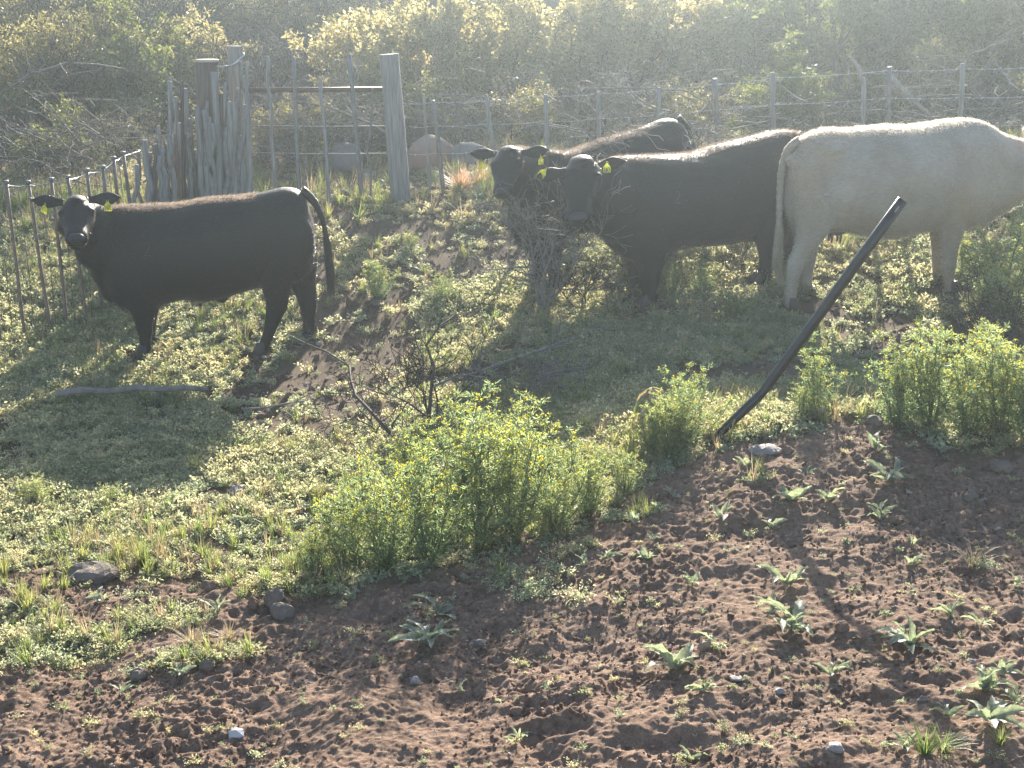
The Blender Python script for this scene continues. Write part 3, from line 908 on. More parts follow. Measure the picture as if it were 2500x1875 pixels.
# right wire fence
rfp = [(1052, 489, 1034, 229, 4, 'wood'), (1087, 478, 1057, 245, 6, 'steelpost'), (1216, 480, 1186, 231, 6, 'wood'), (1340, 490, 1332, 231, 6, 'wood'), (1462, 480, 1460, 224, 6, 'wood'), (1607, 470, 1609, 213, 6, 'wood'),
       (1758, 450, 1745, 192, 6.5, 'steelpost'), (1890, 440, 1886, 177, 6.5, 'wood'), (2118, 430, 2106, 190, 7, 'wood'), (2168, 430, 2172, 163, 6.5, 'steelpost'), (2338, 420, 2351, 155, 7, 'wood'), (2520, 420, 2540, 150, 7, 'wood')]
yR = lambda px: YG + .1 - .25 * max(0, (px - 1200)) / 1300
RF = empty('wire_fence', (at_depth(1700, 450, yR(1700)).x, yR(1700), 0.9))
tag(RF, 'barbed wire fence with thin posts running behind the bull and the cream cow', 'fence')
for i, (bx, by, tx, ty, r_, mt) in enumerate(rfp):
    mb = MB(); rr = r_ / FPX * 14.5
    pts = stick(mb, (bx, by), (tx, ty), yR(tx), rr, rr * .9, 60 + i, .1, .006)
    if i == 8:
        q = pts[-1]; e = np.array(at_depth(2076, 138, yR(2076)))
        tube(mb, [q - np.array([0, 0, .06]), (q + e) / 2 + np.array([.02, 0, 0]), e], [rr * .9, rr * .8, rr * .5], 6)
    local_link('post', mb, M[mt], RF)
wires = [[(985, 252), (1057, 250), (1186, 245), (1332, 235), (1460, 228), (1609, 217), (1745, 206), (1886, 190), (2172, 172), (2351, 168), (2540, 163)],
         [(1000, 309), (1057, 307), (1186, 303), (1332, 296), (1460, 289), (1609, 279), (1745, 268), (1886, 255), (2172, 239), (2351, 238), (2540, 234)],
         [(1000, 376), (1057, 374), (1186, 369), (1332, 362), (1460, 356), (1609, 346), (1745, 334), (1886, 325), (2172, 308), (2351, 306), (2540, 302)]]
rsw = random.Random(5)
for wl in wires:
    mb = MB()
    for (x0, y0), (x1, y1) in zip(wl[:-1], wl[1:]):
        wire_span(mb, at_depth(x0, y0, yR(x0)), at_depth(x1, y1, yR(x1)), .012, .0026, rsw, True)
    local_link('barbed_wire', mb, M['galv'], RF)
for i, px in enumerate((1120, 1265, 1400, 1530, 1680, 1960, 2070, 2280)):     # thin droppers holding the wires apart
    mb = MB(); y = yR(px)
    ty = np.interp(px, [q[0] for q in wires[0]], [q[1] for q in wires[0]])
    a = np.array(at_depth(px, ty - 6, y)); c = np.array(at_depth(px + 3, ty + 230, y)); c[2] = max(c[2], Hf(c[0], c[1]) + .02)
    tube(mb, [a, c], [.003, .003], 4); local_link('dropper', mb, M['rust'], RF)

# left steel fence
lfp = [(-44, 862, -95, 452), (3, 848, -42, 446), (64, 834, 15, 443), (126, 815, 69, 443), (165, 797, 125, 436), (213, 799, 165, 430), (251, 765, 212, 413), (285, 745, 251, 406), (310, 720, 277, 384), (345, 690, 300, 372)]
LF = empty('steel_fence', P(120, 815)); tag(LF, 'steel rod fence topped by a bright wire beside the black steer\'s head', 'fence')
tops = []
for i, (bx, by, tx, ty) in enumerate(lfp[1:]):
    p = G(bx, by); yb_ = p.y; mb = MB()
    rr = 4.6 / FPX * yb_
    pts = stick(mb, (bx, by), (tx, ty), yb_, rr, rr * .95, 80 + i, .1, .003, 6)
    tops.append(pts[-1])
    local_link('post', mb, M['rust'] if i != 6 else M['steelpost'], LF)
    m2 = MB(); tube(m2, [pts[-1] - np.array([0, 0, .02]), pts[-1] + np.array([0, 0, .008])], [rr * 1.35, rr * 1.35], 8)
    local_link('cap', m2, M['steelpost'], LF)
mb = MB()
for a, c in zip(tops[:-1], tops[1:]):
    wire_span(mb, a - np.array([0, 0, .03]), c - np.array([0, 0, .03]), .01, .0048, rsw, False)
e = np.array(at_depth(352, 362, 14.4)); wire_span(mb, tops[-1] - np.array([0, 0, .03]), e, .01, .0048, rsw)
local_link('wire', mb, M['galv'], LF)
for i in range(len(tops) - 1):
    mid = (tops[i] + tops[i + 1]) / 2
    mb = MB(); b_ = mid - np.array([-.03, 0, 1.0]); b_[2] = Hf(b_[0], b_[1]) - .02
    tube(mb, [mid - np.array([0, 0, .04]), (mid + b_) / 2 + np.array([.01, 0, 0]), b_], [.0035, .0035, .0035], 5)
    local_link('dropper', mb, M['rust'], LF)
# bright wire loop on the tall post
mb = MB()
lp = [at_depth(530, 162, YS - .2), at_depth(553, 161, YS - .1), at_depth(562, 161, YS), at_depth(575, 154, YS), at_depth(587, 142, YS), at_depth(597, 134, YS + .05), at_depth(592, 128, YS + .1)]
tube(mb, [np.array(q) for q in lp], [.009] * 7, 6)
o = link('wire_loop', mb.mesh('wire_loop', M['galv']), None)
tag(o, 'bright twisted wire tying the sawn post to the tallest post', 'wire')

# ------------------------------------------------------------------ boulders, stones
def rock(px, py, wpx, hpx, seed, mat, label, name='stone', cat='stone', rough=.3, smooth=False, sink=.25, rz=0, tilt=0):
    p = P(px, py); s = p.y / FPX * (.82 if wpx < 80 else 1)
    me = lump_mesh(name, seed, M[mat], (wpx * s * .5, wpx * s * .42, hpx * s * .55), 3, rough, smooth)
    o = link(name, me, None, (p.x, p.y, p.z + hpx * s * (.5 - sink)), (0, tilt, rz))
    tag(o, label, cat)
    return o
rock(845, 418, 85, 85, 11, 'greystone', 'round grey boulder behind the gate pickets', 'boulder', 'boulder', .14, True)
rock(1052, 412, 122, 105, 12, 'redstone', 'large red-brown boulder right of the thick gate post', 'boulder', 'boulder', .12, True)
rock(1150, 410, 95, 80, 13, 'greystone', 'grey boulder between the red-brown boulder and the half-hidden black cow', 'boulder', 'boulder', .14, True)
rock(900, 440, 58, 42, 14, 'greystone', 'small grey boulder low beside the thick gate post', 'boulder', 'boulder', .2, True)
rock(220, 1412, 128, 58, 15, 'stone', 'pale wedge-shaped stone in the weeds at lower left', tilt=-.12)
rock(690, 1508, 78, 60, 16, 'stone', 'rounded dark stone on the soil below the dense yellow-flowered weeds', rough=.22)
rock(672, 1478, 72, 76, 17, 'stone', 'upright dark stone behind the rounded stone on the soil')
rock(618, 1486, 38, 48, 18, 'clod', 'small brown stone left of the upright dark stone')
rock(515, 1442, 62, 36, 19, 'clod', 'angular brown stone at the edge of the green weeds')
rock(338, 1660, 62, 44, 20, 'stone', 'grey stone half buried beside the lower-left weed patch')
rock(505, 1652, 46, 46, 21, 'stone', 'grey stone under the matted grass at lower left')
rock(1872, 1098, 82, 22, 22, 'palestone', 'flat pale stone just right of the black pipe\'s foot')
rock(1012, 1525, 50, 28, 23, 'stone', 'flat grey stone on the bare soil near the woolly seedling')
rock(1168, 1560, 62, 26, 24, 'stone', 'flat brown stone near mid-bottom of the bare soil')
rock(1012, 1672, 36, 26, 25, 'palestone', 'small pale pointed stone on the bare soil left of centre')
rock(2134, 1040, 58, 30, 26, 'stone', 'tan stone at the crest of the soil bank')
rock(1925, 1100, 40, 26, 27, 'clod', 'dark clod next to the flat pale stone')
rock(2445, 1140, 66, 34, 28, 'stone', 'tan stone at the right edge below the tall weeds')
rock(2372, 1210, 44, 36, 29, 'stone', 'small grey pyramid stone on the bank at right')
rock(2250, 1740, 40, 30, 30, 'stone', 'round tan pebble left of the large lower-right seedlings')
rock(1795, 1676, 44, 14, 31, 'palestone', 'thin pale slab on the soil at lower centre right')
rock(1902, 1702, 38, 16, 32, 'palestone', 'pale block-shaped stone right of the thin slab')
rock(2373, 1622, 30, 20, 33, 'palestone', 'bluish pebble below the large three-leaved seedling')
rock(2036, 1862, 60, 26, 34, 'palestone', 'bluish-white flat stone at the bottom edge')
rock(1262, 1735, 44, 26, 35, 'clod', 'reddish stone behind a small seedling at mid-bottom')
rock(1432, 1428, 52, 48, 36, 'clod', 'brown clod behind the pink-flowered weed')
rock(2055, 1550, 46, 40, 37, 'clod', 'red clod right of the large central seedling')
rock(1720, 1588, 42, 44, 38, 'redstone', 'reddish stone between two large seedlings')
rock(2310, 750, 50, 40, 39, 'greystone', 'dark stone on the grass in front of the cream cow\'s forelegs')
rock(1940, 720, 70, 34, 40, 'clod', 'brown lump of soil beside the cream cow\'s hind hooves')
rock(585, 1195, 60, 24, 41, 'palestone', 'white-topped stone in a bare gap among the weeds')
rock(240, 1192, 52, 14, 42, 'palestone', 'flat pale stone at the near edge of the steer\'s shadow')
rock(110, 1400, 64, 12, 43, 'redstone', 'flat orange stone left of the wedge-shaped stone')
rock(925, 745, 50, 16, 44, 'stone', 'flat stone in the bare patch behind the steer')
# white scrap at the bottom
mb = MB(); mb.add([(-.045, -.02, 0), (.04, -.028, .004), (.045, .018, .012), (.0, .03, .022), (-.04, .02, .012), (0, 0, .03), (-.045, -.02, -.01), (.04, -.028, -.01), (.045, .018, -.01), (0, .03, -.01), (-.04, .02, -.01)],
    [(0, 1, 5), (1, 2, 5), (2, 3, 5), (3, 4, 5), (4, 0, 5), (0, 6, 7, 1), (1, 7, 8, 2), (2, 8, 9, 3), (3, 9, 10, 4), (4, 10, 6, 0)])
o = link('stone_chip', mb.mesh('stone_chip', M['white'], False), None, P(577, 1800, .004), (.25, 0, .3), (.7, .7, .8))
tag(o, 'white chip of stone glinting near the bottom left', 'stone')

# ------------------------------------------------------------------ brush piles, branches
def brush(px, py, w_, h_, n, seed, mat, label, name='brush_pile', y=None, cat='brush pile', minr=.003):
    p = P(px, py) if y is None else Vector((at_depth(px, py, y).x, y, Hf(at_depth(px, py, y).x, y)))
    rs = random.Random(seed); out, tips = [], []
    for i in range(n):
        a = rs.uniform(0, 6.28); el = rs.uniform(-.1, .7)
        q = (rs.uniform(-w_, w_) * .5, rs.uniform(-.35, .35), rs.uniform(0, h_ * .75))
        grow(rs, q, (math.cos(a), math.sin(a) * .5, el), rs.uniform(.35, .9), rs.uniform(.006, .014), 0, 2, out, tips, .45, 3, -.02, 6, .55, 1.1)
    root = empty(name, p)
    half = len(out) // 2
    for piece in (out,):
        o = link('twigs', skeleton_mesh('twigs', piece, M[mat], minr, (6, 4, 3)), root)
        tag(o, kind='stuff')
    for j in range(4):
        a = rs.uniform(-.7, .7) + (PI if rs.random() < .5 else 0)
        q = np.array([rs.uniform(-w_, w_) * .4, rs.uniform(-.3, .2), rs.uniform(.1, h_ * .8)])
        e = q + np.array([math.cos(a), rs.uniform(-.3, .3), rs.uniform(-.25, .25)]) * rs.uniform(.5, 1.1)
        mbx = MB(); mid = (q + e) / 2 + np.array([0, 0, rs.uniform(-.08, .1)])
        tube(mbx, [q, mid, e], [.011, .009, .005], 6); link('branch', mbx.mesh('branch', M[mat]), root)
    tag(root, label, cat)
    return root
brush(700, 330, 1.3, .95, 34, 1, 'twig', 'heap of bleached thorn branches behind the gate pickets', y=16.7)
brush(880, 360, 1.2, .8, 24, 2, 'twig', 'heap of grey twigs around the boulders behind the thick gate post', y=16.9)
brush(1150, 340, 1.5, .9, 26, 3, 'twig', 'grey heap of cut branches behind the fence left of the half-hidden cow', y=16.8)
brush(1560, 330, 2.0, .95, 40, 4, 'twig', 'tangle of bare twigs behind the fence above the bull\'s back', y=15.5)
brush(1760, 300, 1.2, .7, 18, 5, 'twig', 'sparse twig heap behind the bull\'s rump', y=15.7)
brush(2180, 290, 1.8, .95, 26, 6, 'twig', 'pale crossing dead branches behind the fence above the cream cow', y=15.3)
brush(2440, 260, 1.4, 1.1, 30, 7, 'twig', 'dead twiggy branches at the right edge behind the cream cow\'s neck', y=15.2)
brush(230, 430, 1.5, .9, 30, 8, 'twig', 'tangled grey thorn branches behind the steel fence', y=15.2)
brush(60, 380, 1.2, .9, 20, 9, 'bark', 'dark tangled branches behind the leftmost steel posts', y=15.4)

def dead_bush(px, py, y, h, seed, mat, label, n=9, spread=.9, minr=.0025, levels=3, kids=4, tall=1.0):
    b_ = at_depth(px, py, y); p = Vector((b_.x, y, Hf(b_.x, y)))
    rs = random.Random(seed); out, tips = [], []
    for i in range(n):
        a = 2 * PI * i / n + rs.uniform(-.4, .4)
        grow(rs, (0, 0, -.03), (math.cos(a) * spread, math.sin(a) * spread * .6, tall), h * rs.uniform(.5, .8), .012 * (h / 1.0) + .002, 0, levels, out, tips, .5, kids, .06, 6, .6, 1.1)
    o = link('dead_bush', skeleton_mesh('dead_bush', out, M[mat], minr), None, p)
    tag(o, label, 'bush')
    return o
dead_bush(1330, 770, 11.55, 1.15, 21, 'twig', 'leafless thorn bush standing in front of the half-hidden black cow', n=8, spread=.5, levels=3, minr=.0026)
dead_bush(1530, 640, 12.35, 1.45, 31, 'twig', 'tall bare twigs between the bull\'s back and the half-hidden cow', n=8, spread=.35, levels=3, minr=.0026)
dead_bush(1630, 640, 12.6, 1.45, 32, 'twig', 'bare twigs in front of the half-hidden cow\'s rump', n=8, spread=.4, levels=3, minr=.0026)
dead_bush(1425, 715, 11.5, .6, 22, 'darktwig', 'dark bare bush beside the bull\'s forelegs', n=4, spread=.8)
dead_bush(1800, 700, 12.1, .5, 23, 'darktwig', 'small dark bare bush under the bull\'s belly', n=6, spread=1.0)
dead_bush(1060, 1010, 9.35, .62, 24, 'darktwig', 'dark thorny sapling with bent stems in front of the bare patch', n=4, spread=.8, levels=3)
dead_bush(930, 1035, 9.2, .55, 25, 'darktwig', 'leaning dark thorn branch left of the sapling', n=3, spread=1.2, levels=3)
dead_bush(1270, 950, 9.7, .5, 26, 'twig', 'pale low tangle of twigs right of the dark sapling', n=9, spread=1.6, tall=.5)
dead_bush(2430, 740, 10.3, .6, 27, 'darktwig', 'dark twigs among the weeds before the cream cow\'s forelegs', n=6, spread=1.1)
# long sloping stem and horizontal branch
def branch_path(name, pix, y0, y1, r0, r1, mat, label, seed=0, twigs=6, cat='branch', ground_z=None):
    rs = random.Random(seed); n = len(pix); pts = []
    for i, (a, b_) in enumerate(pix):
        y = y0 + (y1 - y0) * i / (n - 1)
        q = np.array(at_depth(a, b_, y)); q[2] = max(q[2], Hf(q[0], q[1]) + .012); pts.append(q)
    o_ = pts[0].copy()
    mb = MB(); rad = [r0 + (r1 - r0) * i / (n - 1) for i in range(n)]
    tube(mb, [q - o_ for q in pts], rad, 7)
    out, tips = [], []
    for k in range(twigs):
        j = rs.randint(1, n - 1)
        d = unit(pts[j] - pts[j - 1]) + np.array([rs.gauss(0, .8), rs.gauss(0, .6), rs.gauss(.2, .6)])
        grow(rs, pts[j] - o_, d, rs.uniform(.12, .35), rad[j] * .55, 1, 2, out, tips, .5, 3, .02, 4, .6, 1.0)
    for pp, rr, lv in out: tube(mb, pp, [max(q, .0018) for q in rr], 4, False)
    o = link(name, mb.mesh(name, M[mat]), None, o_)
    tag(o, label, cat)
branch_path('fallen_log', [(140, 962), (200, 953), (262, 956), (330, 947), (392, 951), (450, 947), (508, 951)], 9.95, 9.98, .026, .019, 'twig', 'straight grey log lying at the top of the steer\'s shadow', 3, 0, 'log')
branch_path('fallen_branch', [(951, 1057), (905, 1005), (868, 967), (856, 925), (853, 895), (800, 860), (745, 838), (700, 815)], 8.9, 10.2, .012, .004, 'darktwig', 'dark arched branch reaching towards the steer\'s hind hoof', 4, 9)
branch_path('fallen_branch', [(1045, 1039), (1052, 960), (1059, 895), (1041, 844), (1070, 800), (1110, 770)], 9.0, 9.4, .013, .005, 'darktwig', 'upright dark stem in the middle of the pasture', 5, 9)
branch_path('fallen_branch', [(1056, 945), (1100, 925), (1164, 909), (1240, 880), (1330, 850), (1400, 822)], 9.1, 10.0, .009, .004, 'twig', 'long pale branch slanting right from the dark stem', 6, 9)
branch_path('fallen_branch', [(590, 998), (640, 996), (700, 985), (750, 978)], 9.4, 9.5, .008, .004, 'twig', 'thin whitish branch at the edge of the steer\'s shadow', 7, 4)
branch_path('fallen_branch', [(1200, 900), (1270, 870), (1345, 850), (1420, 830)], 10.0, 10.4, .010, .005, 'twig', 'whitish stick across the shadow behind the pale tangle', 8, 6)
branch_path('fallen_branch', [(1310, 925), (1370, 905), (1440, 898)], 9.6, 9.8, .02, .012, 'bark', 'thick grey dead stick right of the pale tangle', 9, 3)
branch_path('leaning_branch', [(0, 228), (70, 185), (160, 155), (240, 158), (300, 168)], 16.0, 16.5, .02, .009, 'bark', 'long dark branch arching across the shrubs at upper left', 10, 10)
branch_path('leaning_branch', [(1000, 360), (900, 300), (800, 260), (650, 235)], 16.2, 16.0, .016, .007, 'twig', 'pale dead branch slanting behind the gate pickets', 11, 5)
branch_path('leaning_branch', [(2290, 300), (2240, 255), (2190, 205), (2175, 190)], 15.2, 15.2, .018, .03, 'wood', 'leaning grey limb propped behind the fence above the cream cow', 12, 3)

# ------------------------------------------------------------------ black plastic pipe
def pipe():
    yb = G(1735, 1084).y
    pts = [np.array(at_depth(1722, 1098, yb)), np.array(at_depth(1760, 1056, yb)), np.array(at_depth(1812, 1006, yb)), np.array(at_depth(1850, 970, yb)), np.array(at_depth(1864, 955, yb)), np.array(at_depth(1876, 938, yb)), np.array(at_depth(1990, 783, yb - .03)), np.array(at_depth(2100, 630, yb - .06)), np.array(at_depth(2204, 488, yb - .1))]
    pts[0][2] -= .05
    o_ = pts[1].copy(); o_[2] = Hf(o_[0], o_[1])
    root = empty('plastic_pipe', o_)
    Rr = [.023, .025, .027, .0285, .0255, .029, .030, .030, .030]
    mb = MB(); q = [p - o_ for p in pts]
    tube(mb, q, Rr, 18, False)
    # hollow end: lip and inner wall
    d = unit(q[-1] - q[-2])
    tube(mb, [q[-1] - d * .12, q[-1]], [.025, .025], 18, False)
    n = len(mb.v)
    outer = list(range(18 * 9 - 18, 18 * 9)); inner = list(range(n - 18, n))
    for k in range(18): mb.f.append((outer[k], outer[(k + 1) % 18], inner[(k + 1) % 18], inner[k]))
    link('tube', mb.mesh('pipe_tube', M['hose']), root)
    # slot near the end, its white highlight painted as a pale patch
    m2 = MB(); r_, u_ = frame_of(d)
    c = q[-1] - d * .055
    nrm = unit(np.array([0, -1.0, .25])); nrm = unit(nrm - d * np.dot(nrm, d)); s = np.cross(d, nrm)
    vs = [c + nrm * .0305 + d * a * .022 + s * b * .005 for a, b in ((-1, -.6), (-.6, -1), (.9, -.8), (1, .4), (.5, 1), (-.9, .7))]
    m2.add(vs, [(0, 1, 2, 3, 4, 5)])
    link('highlight_mark', m2.mesh('pipe_highlight', M['palestone'], False), root)
    tag(root, 'black plastic pipe stuck in the soil bank, leaning up to the right', 'pipe')
pipe()

# ------------------------------------------------------------------ tall flowering weeds
def tall_variant(seed, h=.55, spread=.42, nb=12):
    rs = random.Random(seed); rg = np.random.default_rng(seed); mb = MB()
    P_, D_, F_ = [], [], []
    for s in range(nb):
        a = rs.uniform(0, 6.28); lean = spread * rs.uniform(.1, 1.0); hh = h * rs.uniform(.65, 1.05) * (1 - .25 * lean)
        pts = []; p = np.array([0., 0., -.02]); d = unit(np.array([math.cos(a) * lean * 1.3, math.sin(a) * lean * 1.3, 1.0]))
        for i in range(8):
            pts.append(p.copy()); d = unit(d + np.array([rs.gauss(0, .12), rs.gauss(0, .12), .1])); p = p + d * hh / 7
        tube(mb, pts, [.0032 * (1 - .7 * i / 7) + .0006 for i in range(8)], 4, False)
        for i in range(1, 8):
            for k in range(3):
                a2 = rs.uniform(0, 6.28); L = rs.uniform(.05, .13) * (1.1 - .6 * i / 8)
                dd = unit(np.array([math.cos(a2), math.sin(a2), rs.uniform(.3, 1.2)]))
                q = pts[i]; e = q + dd * L
                tube(mb, [q, e], [.0014, .0007], 3, False)
                for m_ in range(14):
                    tt = rs.uniform(.1, 1.0); P_.append(q + dd * L * tt)
                    D_.append(unit(dd * .7 + np.array([rs.gauss(0, 1), rs.gauss(0, 1), rs.gauss(.2, .8)])))
                if i >= 4: F_.append((e, dd))
        F_.append((pts[-1], d)); F_.append((pts[-1] + np.array([0, 0, .01]), d))
    P_, D_ = np.array(P_), np.array(D_); n = len(P_)
    v, f = leaf_quads(P_, D_, rg.uniform(.014, .036, n), rg.uniform(.0026, .0058, n), rg)
    leaves = npmesh('tall_weed_foliage', v, f, M['tall'])
    FP, FD = [], []
    for e, dd in F_:
        for m_ in range(7 if rs.random() < .6 else 2):
            FP.append(e + rg.normal(size=3) * .007 + np.array([0, 0, .004])); FD.append(unit(np.array(dd) * .5 + rg.normal(size=3)))
    FP, FD = np.array(FP), np.array(FD); n = len(FP)
    v, f = leaf_quads(FP, FD, rg.uniform(.006, .011, n), rg.uniform(.005, .009, n), rg)
    return mb.mesh('tall_weed_stems', M['tallstem']), leaves, npmesh('flower_heads', v, f, M['flower'])
TALL = [tall_variant(700, .55, .45, 12), tall_variant(701, .55, .6, 14), tall_variant(702, .55, .35, 9), tall_variant(703, .55, .75, 15)]
def tall(px, py, hpx, v, rz, label, wide=1.0, grp='tall yellow-flowered weeds'):
    p = P(px, py); s = hpx * p.y / FPX / .55
    root = empty('flowering_weed', p, rz); root.scale = (s * wide, s * wide, s)
    st, lf, fl = TALL[v]
    link('stem', st, root); tag(link('foliage', lf, root), kind='stuff'); tag(link('flower_head', fl, root), kind='stuff')
    tag(root, label, 'weed', grp)
TL = [
 (770, 1405, 170, 1, 'low flowering weed at the left end of the big dense clump', 1.2), (850, 1385, 250, 0, 'bushy flowering weed second from the left in the big clump', 1.2), (945, 1395, 330, 3, 'wide flowering weed left of the big clump\'s middle', 1.0),
 (1050, 1375, 360, 0, 'flowering weed with dark stems at the foot of the big clump', 1.0), (1165, 1345, 420, 2, 'tallest thin-stemmed weed in the front of the big clump', 1.15), (1255, 1310, 370, 1, 'dense flowering weed right of the tallest stems', 1.0),
 (1350, 1290, 270, 3, 'flowering weed on the right slope of the big clump', 1.1), (1440, 1255, 190, 1, 'round flowering weed nearest the open soil at the clump\'s right', 1.1), (1525, 1210, 130, 0, 'small flowering weed at the big clump\'s right tip', 1.3),
 (880, 1270, 170, 3, 'flowering weed at the back left of the big clump', 1.2), (1000, 1230, 240, 1, 'yellow-topped weed at the back of the clump below the dark sapling', 1.1), (1130, 1200, 270, 0, 'yellow-topped weed behind the clump\'s middle', 1.1), (1240, 1180, 250, 3, 'yellow-topped weed at the back right of the clump', 1.1), (1350, 1190, 150, 1, 'weed with trailing arms behind the clump\'s right half', 1.3),
 (1590, 1115, 150, 0, 'flowering weed left of the wilted plant\'s foot', 1.2), (1640, 1120, 190, 1, 'bushy weed right below the wilted plant', 1.1), (1668, 1098, 215, 3, 'bright weed just left of the pipe\'s foot', 1.0), (1660, 1050, 170, 2, 'thin weed sticking up behind the pipe-side clump', 1.2), (1470, 1140, 70, 3, 'low weed between the big clump and the wilted plant', 1.5),
 (1990, 1015, 200, 2, 'single narrow weed right of the pipe', 1.1), (1960, 1030, 110, 1, 'small weed at the foot of the single narrow one', 1.1),
 (2190, 1045, 250, 1, 'leftmost bushy weed of the right-hand clump', 1.1), (2270, 1050, 290, 0, 'tall weed in the left half of the right-hand clump', 1.1), (2360, 1060, 280, 3, 'wide weed in the middle of the right-hand clump', 1.1), (2440, 1065, 290, 1, 'tall weed in the right half of the right-hand clump', 1.1), (2510, 1080, 270, 0, 'weed cut by the right edge of the photo', 1.1), (2240, 980, 160, 3, 'low weed at the back of the right-hand clump', 1.2), (2400, 960, 200, 0, 'yellowish weed behind the right-hand clump', 1.2),
 (2470, 800, 270, 3, 'big bushy weed in front of the cream cow\'s neck', 1.3), (2410, 760, 200, 1, 'weed growing before the cream cow\'s foreleg', 1.2), (2520, 740, 230, 0, 'weed at the right edge under the cream cow\'s throat', 1.3), (2345, 700, 150, 2, 'thin weed rising before the cream cow\'s knee', .8),
 (925, 735, 110, 1, 'light green weed behind the steer\'s tail', 1.2), (1080, 745, 90, 3, 'small yellow-green weed in the bare patch', 1.2), (1000, 620, 60, 1, 'small weed below the thick gate post\'s shadow', 1.3),
 (1710, 735, 130, 3, 'grey-green bushy weed under the bull\'s belly', 1.2), (1790, 790, 90, 1, 'low weed in the shade behind the pipe', 1.4), (1630, 740, 100, 0, 'low weed hiding the bull\'s near front hoof', 1.2),
 (90, 1240, 90, 1, 'low weed at the left edge under the steer\'s shadow', 1.6), (270, 1240, 70, 3, 'low feathery weed left of centre below the steer\'s shadow', 1.4),
]
rst = random.Random(4)
for (px, py, hp, v, lab, wd) in TL: tall(px, py, hp, v, rst.uniform(0, 6.28), lab, wd)

# russet and dry grasses seen as single plants
def tuft_thing(px, py, size, mat, seed, label, name='grass_tuft', nb=60, y=None, wid=.0028):
    p = P(px, py)
    me = tuft_mesh(name, seed, M[mat], nb, .12, .07, wid)
    o = link(name, me, None, p, None, (size / .12,) * 3)
    tag(o, label, 'grass tuft')
tuft_thing(1130, 470, .28, 'pinkgrass', 1, 'russet grass tuft below the boulders left of the half-hidden cow', nb=150)
tuft_thing(1175, 462, .24, 'pinkgrass', 2, 'russet grass tuft touching the half-hidden cow\'s head', nb=120)
tuft_thing(2255, 1868, .13, 'grass', 3, 'long-bladed yellow-green grass tuft at the bottom right', nb=46, wid=.004)
tuft_thing(2300, 1862, .11, 'grass', 4, 'spiky green grass tuft right of the long-bladed one at the bottom', nb=40, wid=.004)
tuft_thing(2375, 1385, .13, 'straw', 5, 'dry straw-coloured weed on the soil at right', nb=40)
tuft_thing(470, 1590, .12, 'straw', 6, 'matted dry grass on the soil at lower left', nb=80)
tuft_thing(560, 1575, .10, 'straw', 7, 'dry grass stalks right of the matted patch', nb=50)
tuft_thing(2440, 1850, .09, 'grass', 8, 'thin grass tuft in the lower right corner', nb=26, wid=.004)
tuft_thing(960, 1560, .08, 'straw', 9, 'small dry grass tuft left of the woolly seedling', nb=26)

# wilted plant behind the weeds
def wilted():
    p = P(1590, 1085); rs = random.Random(2); rg = np.random.default_rng(2)
    mb = MB(); tube(mb, [(0, 0, -.02), (.01, 0, .15), (0, 0, .34)], [.009, .008, .006], 6)
    root = empty('wilted_plant', p)
    link('stem', mb.mesh('wilted_stem', M['tallstem']), root)
    for k in range(24):
        a = k * 2.4 + rs.uniform(-.3, .3); L = rs.uniform(.10, .24); m2 = MB(); rows = []
        for i in range(7):
            q = i / 6
            r_ = L * .62 * math.sin(q * 1.5); z = .345 - k * .004 - L * 1.05 * q ** 1.7
            wdt = .026 * math.sin(PI * min(1, q * .9 + .08)) + .002
            c = np.array([math.cos(a) * r_, math.sin(a) * r_, z]); s = np.array([-math.sin(a), math.cos(a), rs.uniform(-.4, .4)])
            rows += [c - s * wdt, c + s * wdt]
        m2.add(rows, [(2 * i, 2 * i + 1, 2 * i + 3, 2 * i + 2) for i in range(6)])
        link('leaf', m2.mesh('wilted_leaf', M['straw' if k % 4 else 'grass'], False), root)
    tag(root, 'wilted yellow-brown plant drooping like a cap left of the pipe', 'plant')
wilted()

# ------------------------------------------------------------------ woolly seedlings on the soil
def leaf_mesh(seed, wid=.19):
    rs = random.Random(seed); vs, fs = [], []
    n = 9
    for i in range(n):
        q = i / (n - 1)
        wd = wid * (math.sin(PI * (q ** .8) * .96 + .06)) ** .75 * (1 + .10 * math.sin(q * 19 + seed)) + .01
        z = .20 * math.sin(q * 2.2) - .18 * q * q
        for k, s in enumerate((-1, -.5, 0, .5, 1)):
            vs.append((q, s * wd, z + .05 * abs(s) + (.03 * math.sin(q * 17 + k * 2 + seed) if abs(s) == 1 else 0)))
    for i in range(n - 1):
        for k in range(4):
            a = i * 5 + k; fs.append((a, a + 1, a + 6, a + 5))
    mb = MB(); mb.add(vs, fs)
    return mb.mesh('woolly_leaf', M['seed'])
LEAVES = [leaf_mesh(i, .12 + .025 * (i % 3)) for i in range(5)]
def seedling(px, py, wpx, nl, seed, label, up=.6):
    p = P(px, py); rs = random.Random(seed); L = wpx * .80 * p.y / FPX; nl = nl + (3 if wpx > 60 else 1)
    root = empty('seedling', p, rs.uniform(0, 6.28))
    for k in range(nl):
        a = k * 2.4 + rs.uniform(-.35, .35)
        pitch = -rs.uniform(.15, 1.0) * up - (.5 if k >= nl - 2 else 0)
        ln = L * rs.uniform(.5, 1.2) * (1 if k < nl - 2 else .75)
        o = link('leaf', LEAVES[rs.randint(0, 4)], root, (rs.gauss(0, .008), rs.gauss(0, .008), .004), (rs.uniform(-.8, .8), pitch, a + rs.gauss(0, .3)), (ln, ln * rs.uniform(.7, 1.15), ln * rs.uniform(.6, 1.6)))
    tag(root, label, 'seedling', 'grey-green seedlings on the bare soil')
